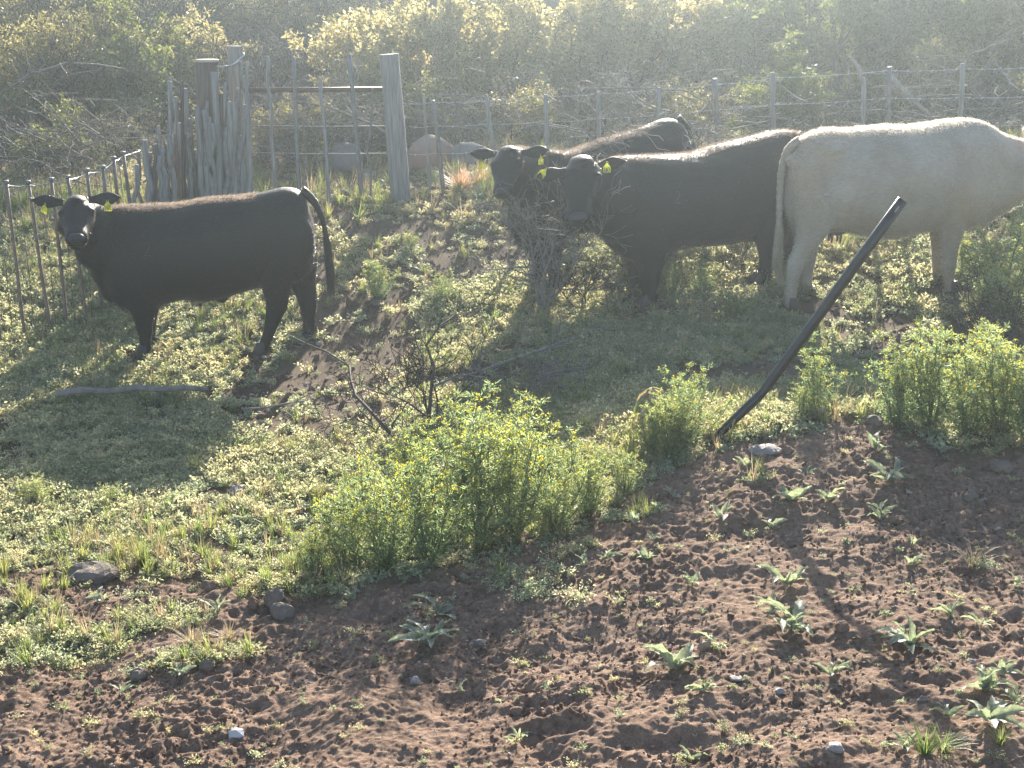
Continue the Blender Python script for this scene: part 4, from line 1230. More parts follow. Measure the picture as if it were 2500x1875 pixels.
SD = [
 (1934, 1545, 130, 9, 'largest many-leaved seedling in the middle of the bare soil', .8), (1925, 1425, 104, 6, 'seedling with drooping leaf directly above the largest one', .9), (1888, 1500, 70, 6, 'pale seedling touching the largest one on its upper left', .7),
 (1650, 1632, 125, 8, 'broad seedling with one upright and one flat leaf left of centre soil', .8), (1733, 1580, 80, 5, 'seedling just upper right of the broad one', .8), (2222, 1580, 140, 8, 'broad lobed seedling in the right half of the soil', .8),
 (2322, 1520, 74, 5, 'seedling right above the broad lobed one', .9), (2030, 1665, 78, 4, 'lone seedling with one long leaf pointing right', .8), (1722, 1710, 72, 5, 'small seedling below the broad left one', .7),
 (2405, 1715, 118, 8, 'tall leafy seedling in the lower right', 1.1), (2440, 1672, 78, 6, 'seedling behind the tall leafy one at right', 1.0), (2478, 1738, 84, 6, 'seedling cut by the right edge at lower right', .9), (2315, 1775, 66, 5, 'seedling left of the spreading lower-right one', 1.1), (2405, 1800, 150, 8, 'spreading flat-leaved seedling in the lower right corner', .5),
 (2205, 1855, 68, 6, 'upright broad-leaved seedling at the bottom edge beside the grass tuft', 1.5), (1690, 1842, 80, 5, 'small flat seedling at the bottom edge', .4), (1647, 1206, 54, 4, 'seedling beside the right tip of the big weed clump', .9), (1606, 1252, 52, 4, 'seedling below the one at the clump\'s tip', .5),
 (1550, 1285, 56, 6, 'dense small seedling under the big weed clump\'s right end', .9), (1755, 1278, 70, 3, 'two-leaved seedling with one upright leaf', .9), (1593, 1335, 52, 5, 'seedling on the left part of the bank slope', .9), (1580, 1372, 62, 4, 'creeping seedling below the one on the bank slope', .4),
 (1685, 1435, 56, 6, 'compact seedling near the middle of the soil', .9), (1750, 1433, 22, 4, 'tiny seedling right of the compact one', .9), (1722, 1512, 30, 3, 'tiny sprout above the small dip in the soil', 1.0), (1930, 1225, 82, 6, 'seedling below the flat pale stone', .8), (2020, 1217, 66, 5, 'seedling right of the one below the pale stone', .9),
 (2150, 1262, 62, 6, 'fine-leaved seedling in the upper right of the soil', 1.0), (1886, 1280, 54, 4, 'yellow-green seedling on a low ridge', .7), (2170, 1182, 90, 5, 'wide-leaved seedling near the top right of the soil', .6), (1970, 1152, 44, 4, 'small seedling just behind the crest', .8), (1822, 1150, 44, 4, 'seedling close to the black pipe\'s foot', .9),
 (2228, 1338, 42, 4, 'upright blue-green seedling, upper of the pair at right', 1.6), (2225, 1378, 58, 5, 'seedling directly under the upright blue-green one', .9), (2225, 1460, 46, 5, 'small pale seedling right of centre', .7), (2480, 1440, 58, 6, 'pale seedling at the right edge', .7), (2142, 1105, 68, 6, 'seedling with orange stem at the crest below the tall weeds', 1.1), (2305, 1095, 66, 5, 'bluish seedling in the shade of the right-hand weeds', .6),
 (2395, 1535, 50, 4, 'creeping seedling right of the lobed one', .4), (1068, 1495, 100, 5, 'wide seedling below the middle of the big weed clump', .7), (1045, 1580, 130, 9, 'long-leaved woolly seedling left of centre on the soil', .7), (855, 1470, 50, 7, 'upright bluish seedling under the big clump\'s left end', 1.4),
 (1425, 1385, 54, 5, 'seedling left of the creeping ones below the clump', .9), (1478, 1372, 66, 4, 'arched-leaf seedling right below the clump', .5), (1290, 1455, 60, 6, 'seedling inside the trailing weed below the clump', .9), (1395, 1498, 30, 4, 'tiny seedling below the pink-flowered weed', .8),
 (1265, 1790, 60, 5, 'small seedling in front of the reddish stone', 1.1), (1335, 1690, 44, 4, 'small seedling right of the dips at mid-bottom', .9), (250, 1475, 56, 4, 'pale thin-leaved seedling in a dark gap at left', .6), (30, 1530, 60, 6, 'green seedling at the left edge on the soil', 1.2), (92, 1500, 44, 6, 'upright leafy seedling near the left edge', 1.4),
 (535, 1500, 56, 4, 'seedling with one raised leaf left of the dark stones', 1.1), (748, 1525, 36, 4, 'small pale seedling right of the rounded stone', .9), (440, 1665, 70, 6, 'dark green seedling in the shade at lower left', .6), (300, 1705, 52, 5, 'small seedling left of the half-buried grey stone', .9), (1455, 1620, 40, 4, 'thin pale seedling near mid-bottom', 1.2), (1130, 1675, 40, 4, 'two-tone seedling at mid-bottom', .8),
]
for i, (px, py, wp, nl, lab, up) in enumerate(SD): seedling(px, py, wp, nl, 1000 + i, lab, up)

# creeping weeds on the soil (bigger low plants one can count)
creep = [clump_mesh('creeping_weed', 800 + i, M['weed_pale'], nst=22, rad=.17, hgt=.045, nl=16, ll=.014, lw=.009, upright=.3) for i in range(3)]
for i, (px, py, s, lab) in enumerate([(60, 1570, 1.2, 'pale green mat at the left edge of the soil'), (190, 1575, 1.1, 'pale green mat right of the left-edge mat'), (300, 1555, .9, 'pale green mat under the dark soil gap'), (110, 1610, 1.0, 'lowest pale green mat at left'), (390, 1530, .8, 'small pale mat beside the dry grass'),
      (460, 1620, 1.0, 'mat of weeds round the matted dry grass'), (560, 1610, .8, 'thin mat right of the dry grass'), (330, 1640, .7, 'small mat left of the shaded seedling'), (30, 1640, .8, 'lone mat at the left edge'), (1290, 1470, 1.1, 'trailing weed below the big clump'), (1420, 1470, .9, 'trailing weed with pale stalks and pink heads'), (1220, 1440, .7, 'small trailing weed close under the clump'), (1840, 1175, .6, 'creeping weed on the bank below the pipe'), (2400, 1395, .6, 'creeping weed beside the dry straw-coloured one'), (450, 1495, .8, 'mat at the corner of the green area'), (1350, 1395, .7, 'creeper at the foot of the clump\'s right half'), (330, 1460, .7, 'small mat on the dark soil step')]):
    o = empty('creeping_weed', P(px, py), i * 1.3); o.scale = (s, s, s); tag(link('foliage', creep[i % 3], o), kind='stuff'); tag(o, lab, 'weed', 'creeping weeds on the soil')


# ------------------------------------------------------------------ cattle
def ringpts(c, right, up, w_, hu, hd, n=28, e=2.25):
    out = []
    for i in range(n):
        a = 2 * PI * i / n; ca, sa = math.cos(a), math.sin(a)
        x = math.copysign(abs(ca) ** (2 / e), ca) * w_
        y = math.copysign(abs(sa) ** (2 / e), sa) * (hu if sa > 0 else hd)
        out.append(np.array(c) + np.array(right) * x + np.array(up) * y)
    return out
def loft(mb, rings):
    n = len(rings[0]); vs = [p for r_ in rings for p in r_]; fs = []
    for i in range(len(rings) - 1):
        for k in range(n):
            a, b_ = i * n + k, i * n + (k + 1) % n
            fs.append((a, b_, b_ + n, a + n))
    fs.append(tuple(range(n))[::-1]); fs.append(tuple((len(rings) - 1) * n + k for k in range(n)))
    mb.add(vs, fs)
def dens(st, k=3):
    """smoothly interpolate station tuples (Catmull-Rom)"""
    st = [np.array(s, float) for s in st]; out = []
    for i in range(len(st) - 1):
        p0, p1, p2, p3 = st[max(i - 1, 0)], st[i], st[i + 1], st[min(i + 2, len(st) - 1)]
        for j in range(k):
            t_ = j / k
            out.append(.5 * ((2 * p1) + (-p0 + p2) * t_ + (2 * p0 - 5 * p1 + 4 * p2 - p3) * t_ ** 2 + (-p0 + 3 * p1 - 3 * p2 + p3) * t_ ** 3))
    out.append(st[-1]); return out
def ellipsoid(mb, c, r_, n=14):
    rings = []
    for i in range(1, n):
        a = PI * i / n; rings.append(ringpts((c[0] - math.cos(a) * r_[0], c[1], c[2]), (0, 1, 0), (0, 0, 1), math.sin(a) * r_[1], math.sin(a) * r_[2], math.sin(a) * r_[2], 16, 2))
    loft(mb, rings)

def head_frame(pos, f, rollup=(0, 0, 1)):
    f = unit(np.array(f, float)); r_ = unit(np.cross(f, np.array(rollup, float))); u = np.cross(r_, f)
    return np.array(pos, float), f, r_, u

def build_cow(C):
    """C: dict of local metres. x forward, y left, z up."""
    root = empty(C['name'], C['loc'], C['rz'])
    tag(root, C['label'], C['cat'], 'cattle in the pasture')
    mb = MB()
    loft(mb, [ringpts((x, 0, zb + (zt - zb) * .52), (0, 1, 0), (0, 0, 1), w_, (zt - zb) * .48, (zt - zb) * .52, 30, 2.15) for x, zt, zb, w_ in dens(C['trunk'], 3)])
    # neck: stations (x,y,z, halfwidth, halfheight)
    nk = dens(C['neck'], 3)
    rings = []
    for i, s in enumerate(nk):
        t_ = nk[min(i + 1, len(nk) - 1)][:3] - nk[max(i - 1, 0)][:3]
        t_ = unit(t_); r_ = unit(np.cross(t_, np.array([0, 0, 1.0]))); u = np.cross(r_, t_)
        rings.append(ringpts(s[:3], r_, u, s[3], s[4], s[4], 26, 2.1))
    loft(mb, rings)
    # head
    hp, f, r_, u = head_frame(C['head'], C['face'])
    S = C.get('headscale', 1.0); HW = C.get('headwide', 1.0)
    hs = [(-.05, .055, .05, .07, .0), (0, .105, .085, .11, 0), (.05, .122, .098, .14, 0), (.11, .122, .098, .155, -.0), (.17, .112, .085, .155, -.005), (.24, .092, .072, .14, -.01), (.31, .077, .062, .115, -.02), (.37, .078, .058, .095, -.03), (.42, .080, .052, .08, -.035), (.455, .070, .042, .065, -.04), (.475, .045, .025, .04, -.04)]
    loft(mb, [ringpts(hp + f * a * S + u * du * S, r_, u, w_ * S * HW, hu * S, hd * S, 24, 2.2) for a, w_, hu, hd, du in dens(hs, 2)])
    q = hp + f * .0 * S + u * .075 * S
    ellipsoid(mb, q, (.08 * S, .105 * S * HW, .05 * S))
    for s in (-1, 1):       # brow ridges over the eyes
        q = hp + f * .13 * S + r_ * s * .098 * S * HW + u * .045 * S
        ellipsoid(mb, q, (.035 * S, .035 * S, .028 * S))
    for blob in C['blobs']: ellipsoid(mb, blob[:3], blob[3:])
    hoofs = []
    for leg in C['legs']:
        st = dens(leg, 2)
        loft(mb, [ringpts((x, y, z), (1, 0, 0), (0, 1, 0), rx, ry, ry, 18, 2.1) for x, y, z, rx, ry in st])
        hoofs.append(leg[-1])
    me = mb.mesh('tmp', None)
    sh = C.get('shear', 0.0)
    tmp = bpy.data.objects.new('tmp', me); COL.objects.link(tmp)
    md = tmp.modifiers.new('r', 'REMESH'); md.mode = 'VOXEL'; md.voxel_size = C.get('voxel', .0135); md.use_smooth_shade = True
    md = tmp.modifiers.new('s', 'SMOOTH'); md.factor = .5; md.iterations = 9
    dg = bpy.context.evaluated_depsgraph_get(); dg.update()
    body = bpy.data.meshes.new_from_object(tmp.evaluated_get(dg)); body.name = 'body'
    bpy.data.objects.remove(tmp); bpy.data.meshes.remove(me)
    n = len(body.vertices); co = np.empty(n * 3); body.vertices.foreach_get('co', co); co = co.reshape(-1, 3)
    no = np.empty(n * 3); body.vertices.foreach_get('normal', no); no = no.reshape(-1, 3)
    d = .010 * fbm(co[:, 0] + co[:, 1], co[:, 2] - co[:, 1] * .5, .30, 3, C['seed'])       # slack of hide over muscle
    legm = sstep(.25, .5, co[:, 2])
    co = co + no * (d * legm)[:, None]
    co[:, 2] += sh * co[:, 0]
    body.vertices.foreach_set('co', co.ravel()); body.materials.clear(); body.materials.append(M[C['hide']])
    body.polygons.foreach_set('use_smooth', [True] * len(body.polygons)); body.update()
    bo = link('body', body, root)
    body.vertices.foreach_get('normal', (nn := np.empty(n * 3))); no = nn.reshape(-1, 3)
    # coat: short hairs all over, longer along the back and brisket
    rg = np.random.default_rng(C['seed'])
    def hairs(name, mat, k, lmin, lmax, sel, lift, wd, lean=(-.8, 0, -.35)):
        id_ = rg.choice(np.nonzero(sel)[0], k)
        b_ = co[id_] + rg.normal(size=(k, 3)) * .005; nrm = no[id_]
        dr = unit(nrm * lift + np.array(lean) + rg.normal(size=(k, 3)) * .25)
        L = rg.uniform(lmin, lmax, k)[:, None]
        sd_ = unit(np.cross(dr, rg.normal(size=(k, 3)))) * wd
        b_ = b_ - nrm * .002
        v = np.stack([b_ - sd_, b_ + sd_, b_ + dr * L], 1).reshape(-1, 3)
        fcs = np.arange(3 * k).reshape(k, 3)
        o = link(name, npmesh(name, v, fcs, M[mat]), root); tag(o, kind='stuff'); return o
    zt = co[:, 2] - sh * co[:, 0]
    hair = C['hair']
    hairs('coat', hair, 26000, .010, .022, zt > .12, .8, .0014)
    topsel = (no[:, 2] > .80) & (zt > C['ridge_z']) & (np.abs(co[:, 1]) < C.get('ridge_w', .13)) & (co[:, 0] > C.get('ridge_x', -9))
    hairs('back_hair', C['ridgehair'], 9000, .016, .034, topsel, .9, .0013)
    # ears
    for s, (ep, ed, eup) in zip((-1, 1), C['ears']):
        ep = np.array(ep, float); ed = unit(np.array(ed, float)); nrm = unit(np.array(eup, float)); nrm = unit(nrm - ed * np.dot(nrm, ed)); sd_ = np.cross(ed, nrm)
        m2 = MB(); rings = []
        L = C.get('earlen', .205)
        for q, wd in ((-.12, .30), (.0, .28), (.15, .36), (.35, .52), (.55, .55), (.75, .42), (.9, .22), (1.0, .06)):
            c = ep + ed * L * q - nrm * .02 * math.sin(q * 3)
            rings.append(ringpts(c, sd_, nrm, wd * L * .46, .010, .012, 14, 2))
        loft(m2, rings)
        me2 = m2.mesh('ear', M[C.get('earmat', C['hide'])])
        for v in me2.vertices: v.co.z += sh * v.co.x
        o = link('ear', me2, root)
        k = 900; rgg = rg; vv = np.array([v.co[:] for v in me2.vertices]); id_ = rgg.choice(len(vv), k)
        b_ = vv[id_] + rgg.normal(size=(k, 3)) * .008; dr = unit(ed * .8 + rgg.normal(size=(k, 3)) * .7); L_ = rgg.uniform(.008, .022, k)[:, None]
        sdd = unit(np.cross(dr, rgg.normal(size=(k, 3)))) * .0009
        hv = np.stack([b_ - sdd, b_ + sdd, b_ + dr * L_], 1).reshape(-1, 3)
        tag(link('ear_hair', npmesh('ear_hair', hv, np.arange(3 * k).reshape(k, 3), M[hair]), o), kind='stuff')
    # eyes, muzzle
    for s in (-1, 1):
        m2 = MB(); ellipsoid(m2, (0, 0, 0), (.017 * S, .017 * S, .017 * S), 10)
        q = hp + f * .15 * S + r_ * s * .100 * S * HW + u * .012 * S; q[2] += sh * q[0]
        link('eye', m2.mesh('eye', M['eye']), root, q)
    m2 = MB()
    loft(m2, [ringpts(hp + f * a * S + u * du * S, r_, u, w_ * S, hh * S, hh * S, 18, 2.4) for a, w_, hh, du in ((.43, .062, .042, -.03), (.46, .066, .044, -.03), (.482, .052, .034, -.032), (.488, .03, .02, -.034))])
    for v in range(len(m2.v)): x, y, z = m2.v[v]; m2.v[v] = (x, y, z + sh * x)
    nz = link('nose', m2.mesh('nose', M[C.get('nose', 'nose')]), root)
    for s in (-1, 1):
        m3 = MB(); q = hp + f * .486 * S + r_ * s * .036 * S - u * .02 * S; q[2] += sh * q[0]
        ellipsoid(m3, q, (.012, .012, .009), 8); link('nostril', m3.mesh('nostril', M['eye']), nz)
    # hooves: two claws each
    for x, y, z, rx, ry in hoofs:
        m3 = MB()
        for s in (-1, 1):
            loft(m3, [ringpts((x + .012 + dx, y + s * .024, zz), (1, 0, 0), (0, 1, 0), a, b_, b_, 14, 2.3) for zz, a, b_, dx in ((.085, .032, .02, -.008), (.05, .042, .023, 0), (.0, .052, .0255, .012), (-.03, .053, .0255, .014))])
        for v in range(len(m3.v)): a, b_, c = m3.v[v]; m3.v[v] = (a, b_, c + sh * x)
        link('hoof', m3.mesh('hoof', M['hoof']), root)
    # tail
    m4 = MB(); tp = dens(C['tail'], 3)
    pts = [s[:3] + np.array([0, 0, sh * s[0]]) for s in tp]
    tube(m4, pts, [s[3] for s in tp], 10)
    to = link('tail', m4.mesh('tail', M[C['hide']]), root)
    k = 2600; sw = C['switch_from']; npt = len(pts)
    ii = rg.uniform(sw * (npt - 1), npt - 1.001, k); i0 = ii.astype(int); fr = (ii - i0)[:, None]
    PA = np.array(pts); base = PA[i0] * (1 - fr) + PA[i0 + 1] * fr
    rad = np.array([s[3] for s in tp])[i0][:, None]
    out_ = unit(rg.normal(size=(k, 3)) * np.array([1, 1, .3]))
    dr = unit(unit(PA[i0 + 1] - PA[i0]) * 1.0 + out_ * .22 + np.array([0, 0, -.25])); L = rg.uniform(.03, .13, k)[:, None]
    b_ = base + out_ * rad * .9; sd_ = unit(np.cross(dr, rg.normal(size=(k, 3)))) * .0016
    v = np.stack([b_ - sd_, b_ + sd_, b_ + dr * L], 1).reshape(-1, 3)
    tag(link('tail_switch', npmesh('tail_switch', v, np.arange(3 * k).reshape(k, 3), M[hair]), to), kind='stuff')
    k = 1500; ii = rg.uniform(0, npt - 1.001, k); i0 = ii.astype(int)
    base = PA[i0]; rad = np.array([s[3] for s in tp])[i0][:, None]; out_ = unit(rg.normal(size=(k, 3)))
    dr = unit(unit(PA[i0 + 1] - PA[i0]) + out_ * .6); L = rg.uniform(.008, .018, k)[:, None]; b_ = base + out_ * rad; sd_ = unit(np.cross(dr, rg.normal(size=(k, 3)))) * .0012
    v = np.stack([b_ - sd_, b_ + sd_, b_ + dr * L], 1).reshape(-1, 3)
    tag(link('tail_hair', npmesh('tail_hair', v, np.arange(3 * k).reshape(k, 3), M[hair]), to), kind='stuff')
    # ear tags
    for (tp_, yaw, roll, txt, tilt) in C.get('tags', []):
        hgt = .085; wd = .058
        prof = [(-.5, -.0), (.5, -.0), (.5, .48), (.42, .56), (.16, .80), (.13, 1.0), (-.13, 1.0), (-.16, .80), (-.42, .56), (-.5, .48)]
        m5 = MB(); nP = len(prof)
        vs = [(a * wd, -.0015, (b_ - 1) * hgt) for a, b_ in prof] + [(a * wd, .0015, (b_ - 1) * hgt) for a, b_ in prof]
        m5.add(vs, [tuple(range(nP)), tuple(range(nP, 2 * nP))[::-1]] + [(i, (i + 1) % nP, nP + (i + 1) % nP, nP + i) for i in range(nP)])
        o = link('ear_tag', m5.mesh('ear_tag', M['tagyellow'], False), root, tp_, (tilt, roll, yaw))
        o.location.z += sh * o.location.x
        m6 = MB(); ellipsoid(m6, (0, -.004, -.006), (.006, .005, .006), 6); link('rivet', m6.mesh('rivet', M['ink']), o)
        if txt:
            cu = bpy.data.curves.new('tag_number', 'FONT'); cu.body = txt; cu.size = .036; cu.align_x = 'CENTER'; cu.extrude = .0004
            cu.materials.append(M['ink'])
            tmp = bpy.data.objects.new('tmp_text', cu); COL.objects.link(tmp)
            dg = bpy.context.evaluated_depsgraph_get(); dg.update()
            tm = bpy.data.meshes.new_from_object(tmp.evaluated_get(dg)); bpy.data.objects.remove(tmp); tm.name = 'tag_number'
            if not tm.materials: tm.materials.append(M['ink'])
            link('tag_number', tm, o, (0, -.0024, -.075), (R(90), 0, 0), (.86, 1.15, 1))
    # faint brand scars burnt on the shoulder
    if C.get('brand'):
        bv = BVHTree.FromPolygons([tuple(c) for c in co], [tuple(p_.vertices) for p_ in body.polygons])
        m7 = MB()
        for stroke in C['brand']:
            pts = []
            for (x, z) in stroke:
                h_ = bv.ray_cast(Vector((x, C['brand_side'] * 1.0, z)), Vector((0, -C['brand_side'], 0)))
                if h_[0] is not None: pts.append(np.array(h_[0]) + np.array([0, C['brand_side'] * .0005, 0]))
            if len(pts) > 1: tube(m7, pts, [.0035] * len(pts), 5)
        if m7.v: link('brand_mark', m7.mesh('brand_mark', M['brand']), root)
    if C.get('udder'):
        m8 = MB(); ux, uy, uz = C['udder']
        ellipsoid(m8, (ux, uy, uz), (.10, .08, .065)); 
        uo = link('udder', m8.mesh('udder', M['teat']), root); uo.location.z = sh * ux
        for dx, dy in ((-.05, -.04), (.02, -.045), (-.04, .04), (.03, .04)):
            m9 = MB(); tube(m9, [(ux + dx, uy + dy, uz - .035), (ux + dx, uy + dy, uz - .08), (ux + dx, uy + dy, uz - .115)], [.014, .011, .007], 8)
            link('teat', m9.mesh('teat', M['teat']), uo)
    return root, bv if C.get('brand') else None

# --- the photograph's outlines are carried onto the vertical plane through each animal
def rig(front, hind, side, half=.14):
    """front/hind: photo position of the near fore and hind hoof; side: +1 when the near side is the animal's left"""
    F, B = G(*front), G(*hind)
    f = Vector((F.x - B.x, F.y - B.y, 0)); span = f.length; f.normalize()
    left = Vector((-f.y, f.x, 0))
    mid = Vector(((F.x + B.x) / 2, (F.y + B.y) / 2, 0)) - left * side * half
    rz = math.atan2(f.y, f.x)
    zf = float(hsmooth(mid.x + f.x * span / 2, mid.y + f.y * span / 2)); zb_ = float(hsmooth(mid.x - f.x * span / 2, mid.y - f.y * span / 2))
    sh = (zf - zb_) / span
    mid.z = (zf + zb_) / 2
    def L(px, py, yo=0.0):
        d = ray(px, py); o = cam.location; p0 = mid + left * yo
        t_ = (p0 - o).dot(left) / d.dot(left)
        q = o + d * t_
        x = (q - mid).dot(f)
        return x, q.z - mid.z - sh * x
    print('RIG', round(math.degrees(rz), 1), mid[:], round(span, 2), round(sh, 3))
    return mid, rz, sh, L
def trunk_from(L_, L):
    out = []
    for px, t_, b_, w_ in L_:
        (xa, za), (xb, zb_) = L(px, t_), L(px, b_)
        out.append(((xa + xb) / 2, za, zb_, w_))
    return out
def leg_from(rows, L, side, k=1.0):
    out = []
    for px, py, rx, yy, ry in rows:
        x, z = L(px, py, side * yy); out.append((x, side * yy, max(z, -.02), rx * 1.1 * k / 318., ry * 1.06 * k))
    x, y, z, a, b_ = out[-1]; out[-1] = (x, y, min(z, .02), a * .8, b_ * .85)
    x, y, z, a, b_ = out[-2]; out[-2] = (x, y, z, a * .85, b_ * .9)
    return out
def pt(L, px, py, yo=0.0):
    x, z = L(px, py, yo); return (x, yo, z)
def tail_from(rows, L): return [(*pt(L, px, py, 0), r_) for px, py, r_ in rows]
def nk_from(rows, L): return [(*pt(L, px, py, yo), a, b_) for px, py, yo, a, b_ in rows]
def blob(L, px, py, yo, a, b_, c): return (*pt(L, px, py, yo), a, b_, c)

loc1, rz1, sh1, L1 = rig((355, 874), (640, 866), 1)
def steer(name, label, loc, rz, seed, head, face, neck, ears, tags, shear, brand=None, scale=(1, 1, 1), throat=None):
    trunk = trunk_from([(768, 560, 625, .09), (757, 500, 658, .17), (738, 466, 680, .22), (700, 456, 694, .25), (660, 464, 694, .265), (620, 474, 704, .285), (560, 480, 722, .32), (500, 486, 734, .335), (440, 497, 732, .325), (390, 500, 744, .295), (340, 500, 756, .27), (300, 500, 757, .235), (268, 508, 735, .18), (247, 530, 700, .12)], L1)
    legs = [
        leg_from([(350, 690, 44, .13, .11), (349, 735, 36, .13, .085), (350, 770, 26, .13, .062), (352, 795, 20, .13, .05), (354, 812, 18, .13, .048), (355, 828, 14, .13, .036), (356, 845, 13, .13, .034), (356, 858, 16, .13, .04), (353, 870, 17, .13, .042)], L1, 1),
        leg_from([(358, 690, 40, .12, .11), (360, 735, 32, .12, .085), (361, 770, 23, .12, .062), (362, 795, 18, .12, .05), (363, 812, 17, .12, .048), (364, 828, 12.5, .12, .036), (365, 845, 12, .12, .034), (365, 856, 15, .12, .04), (362, 864, 16, .12, .042)], L1, -1),
        leg_from([(700, 610, 58, .13, .12), (682, 660, 46, .14, .10), (674, 700, 34, .14, .08), (676, 730, 27, .14, .055), (674, 758, 24, .14, .045), (666, 782, 19, .14, .038), (659, 806, 15.5, .14, .034), (652, 826, 14.5, .14, .033), (645, 842, 16.5, .14, .04), (640, 857, 17, .14, .042)], L1, 1),
        leg_from([(722, 610, 50, .12, .12), (730, 655, 42, .13, .10), (738, 690, 32, .13, .08), (746, 718, 26, .13, .055), (752, 745, 21, .13, .045), (754, 775, 16, .13, .037), (754, 800, 14, .13, .033), (754, 822, 14.5, .13, .034), (753, 838, 16, .13, .04), (750, 852, 17, .13, .042)], L1, -1)]
    blobs = [blob(L1, 360, 620, .12, .22, .13, .30), blob(L1, 360, 620, -.12, .22, .13, .30), blob(L1, 705, 590, .13, .20, .13, .26), blob(L1, 705, 590, -.13, .20, .13, .26), blob(L1, 541, 722, 0, .06, .05, .06)] + (throat or [])
    tail = tail_from([(735, 466, .045), (757, 482, .034), (776, 508, .026), (790, 545, .020), (798, 590, .020), (803, 635, .026), (807, 670, .024), (808, 700, .008)], L1)
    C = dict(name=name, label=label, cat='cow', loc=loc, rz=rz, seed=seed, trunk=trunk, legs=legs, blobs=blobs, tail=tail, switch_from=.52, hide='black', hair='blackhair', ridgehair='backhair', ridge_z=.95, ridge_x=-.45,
             headscale=.95, headwide=1.12, head=head, face=face, neck=neck, ears=ears, tags=tags, shear=shear, brand=brand, brand_side=1)
    r_ = build_cow(C); r_[0].scale = scale
    return r_
def two(c, s):
    cx, _, cz = c
    return [[(cx + .25 * s, cz + .32 * s), (cx + .1 * s, cz + .5 * s), (cx - .12 * s, cz + .48 * s), (cx - .2 * s, cz + .25 * s), (cx, cz - .1 * s), (cx + .25 * s, cz - .45 * s), (cx - .25 * s, cz - .45 * s)]]

NK1 = [(330, 606, 0, .20, .33), (285, 592, .02, .18, .285), (250, 570, .06, .16, .235), (222, 548, .12, .145, .19), (200, 530, .19, .125, .15), (190, 520, .24, .10, .11)]
steer('black_steer', 'black steer with its head turned to the camera beside the steel fence', loc1, rz1, 11,
      pt(L1, 190, 512, .22), (-.20, .95, -.30), nk_from(NK1, L1),
      [(pt(L1, 226, 487, .27), (-1, .0, .05), (0, .9, .25)), (pt(L1, 146, 494, .27), (1, .05, .12), (0, .9, .25))],
      [(pt(L1, 262, 488, .32), PI, 0, '762', .0), (pt(L1, 110, 496, .32), PI - .5, .35, '', .1)], sh1,
      brand=two(pt(L1, 380, 596), .10),
      throat=[blob(L1, 186, 552, .26, .13, .14, .10), blob(L1, 200, 572, .20, .13, .14, .14), blob(L1, 228, 604, .10, .15, .14, .18), blob(L1, 258, 650, .04, .12, .12, .18), blob(L1, 272, 690, .02, .10, .11, .16), blob(L1, 172, 550, .28, .10, .10, .09)])

# half hidden cow behind the bull
P2 = G(1340, 712); th = R(22); rz2 = PI + th
f2 = Vector((math.cos(rz2), math.sin(rz2), 0)); l2 = Vector((-f2.y, f2.x, 0))
xfoot = leg_x = pt(L1, 354, 860)[0]
loc2 = P2 - f2 * xfoot * .95 - l2 * .13; loc2.z = 0
def place_on(loc, rz, xf, xb_):
    c, s_ = math.cos(rz), math.sin(rz)
    zf = float(hsmooth(loc.x + c * xf, loc.y + s_ * xf)); zb_ = float(hsmooth(loc.x + c * xb_, loc.y + s_ * xb_))
    sh = (zf - zb_) / (xf - xb_); loc.z = zf - sh * xf
    return sh
sh2 = place_on(loc2, rz2, .45, -.5)
steer('black_cow', 'black cow with two yellow tags standing half hidden behind the bull and thorn bush', loc2, rz2, 12,
      (.91, .24, 1.26), (.45, .78, -.42),
      [(.50, 0, .90, .20, .32), (.66, .02, 1.0, .18, .27), (.76, .07, 1.09, .16, .22), (.85, .14, 1.18, .14, .17), (.90, .20, 1.22, .10, .11)],
      [((.80, .32, 1.29), (-.72, .60, .05), (.5, .7, .3)), ((1.0, .14, 1.30), (.75, -.52, .12), (.5, .7, .3))],
      [((.70, .43, 1.27), PI + .4, 0, '', .0), ((1.09, .10, 1.27), PI + .5, .2, '', .1)], sh2, None, (.95, .97, .93))

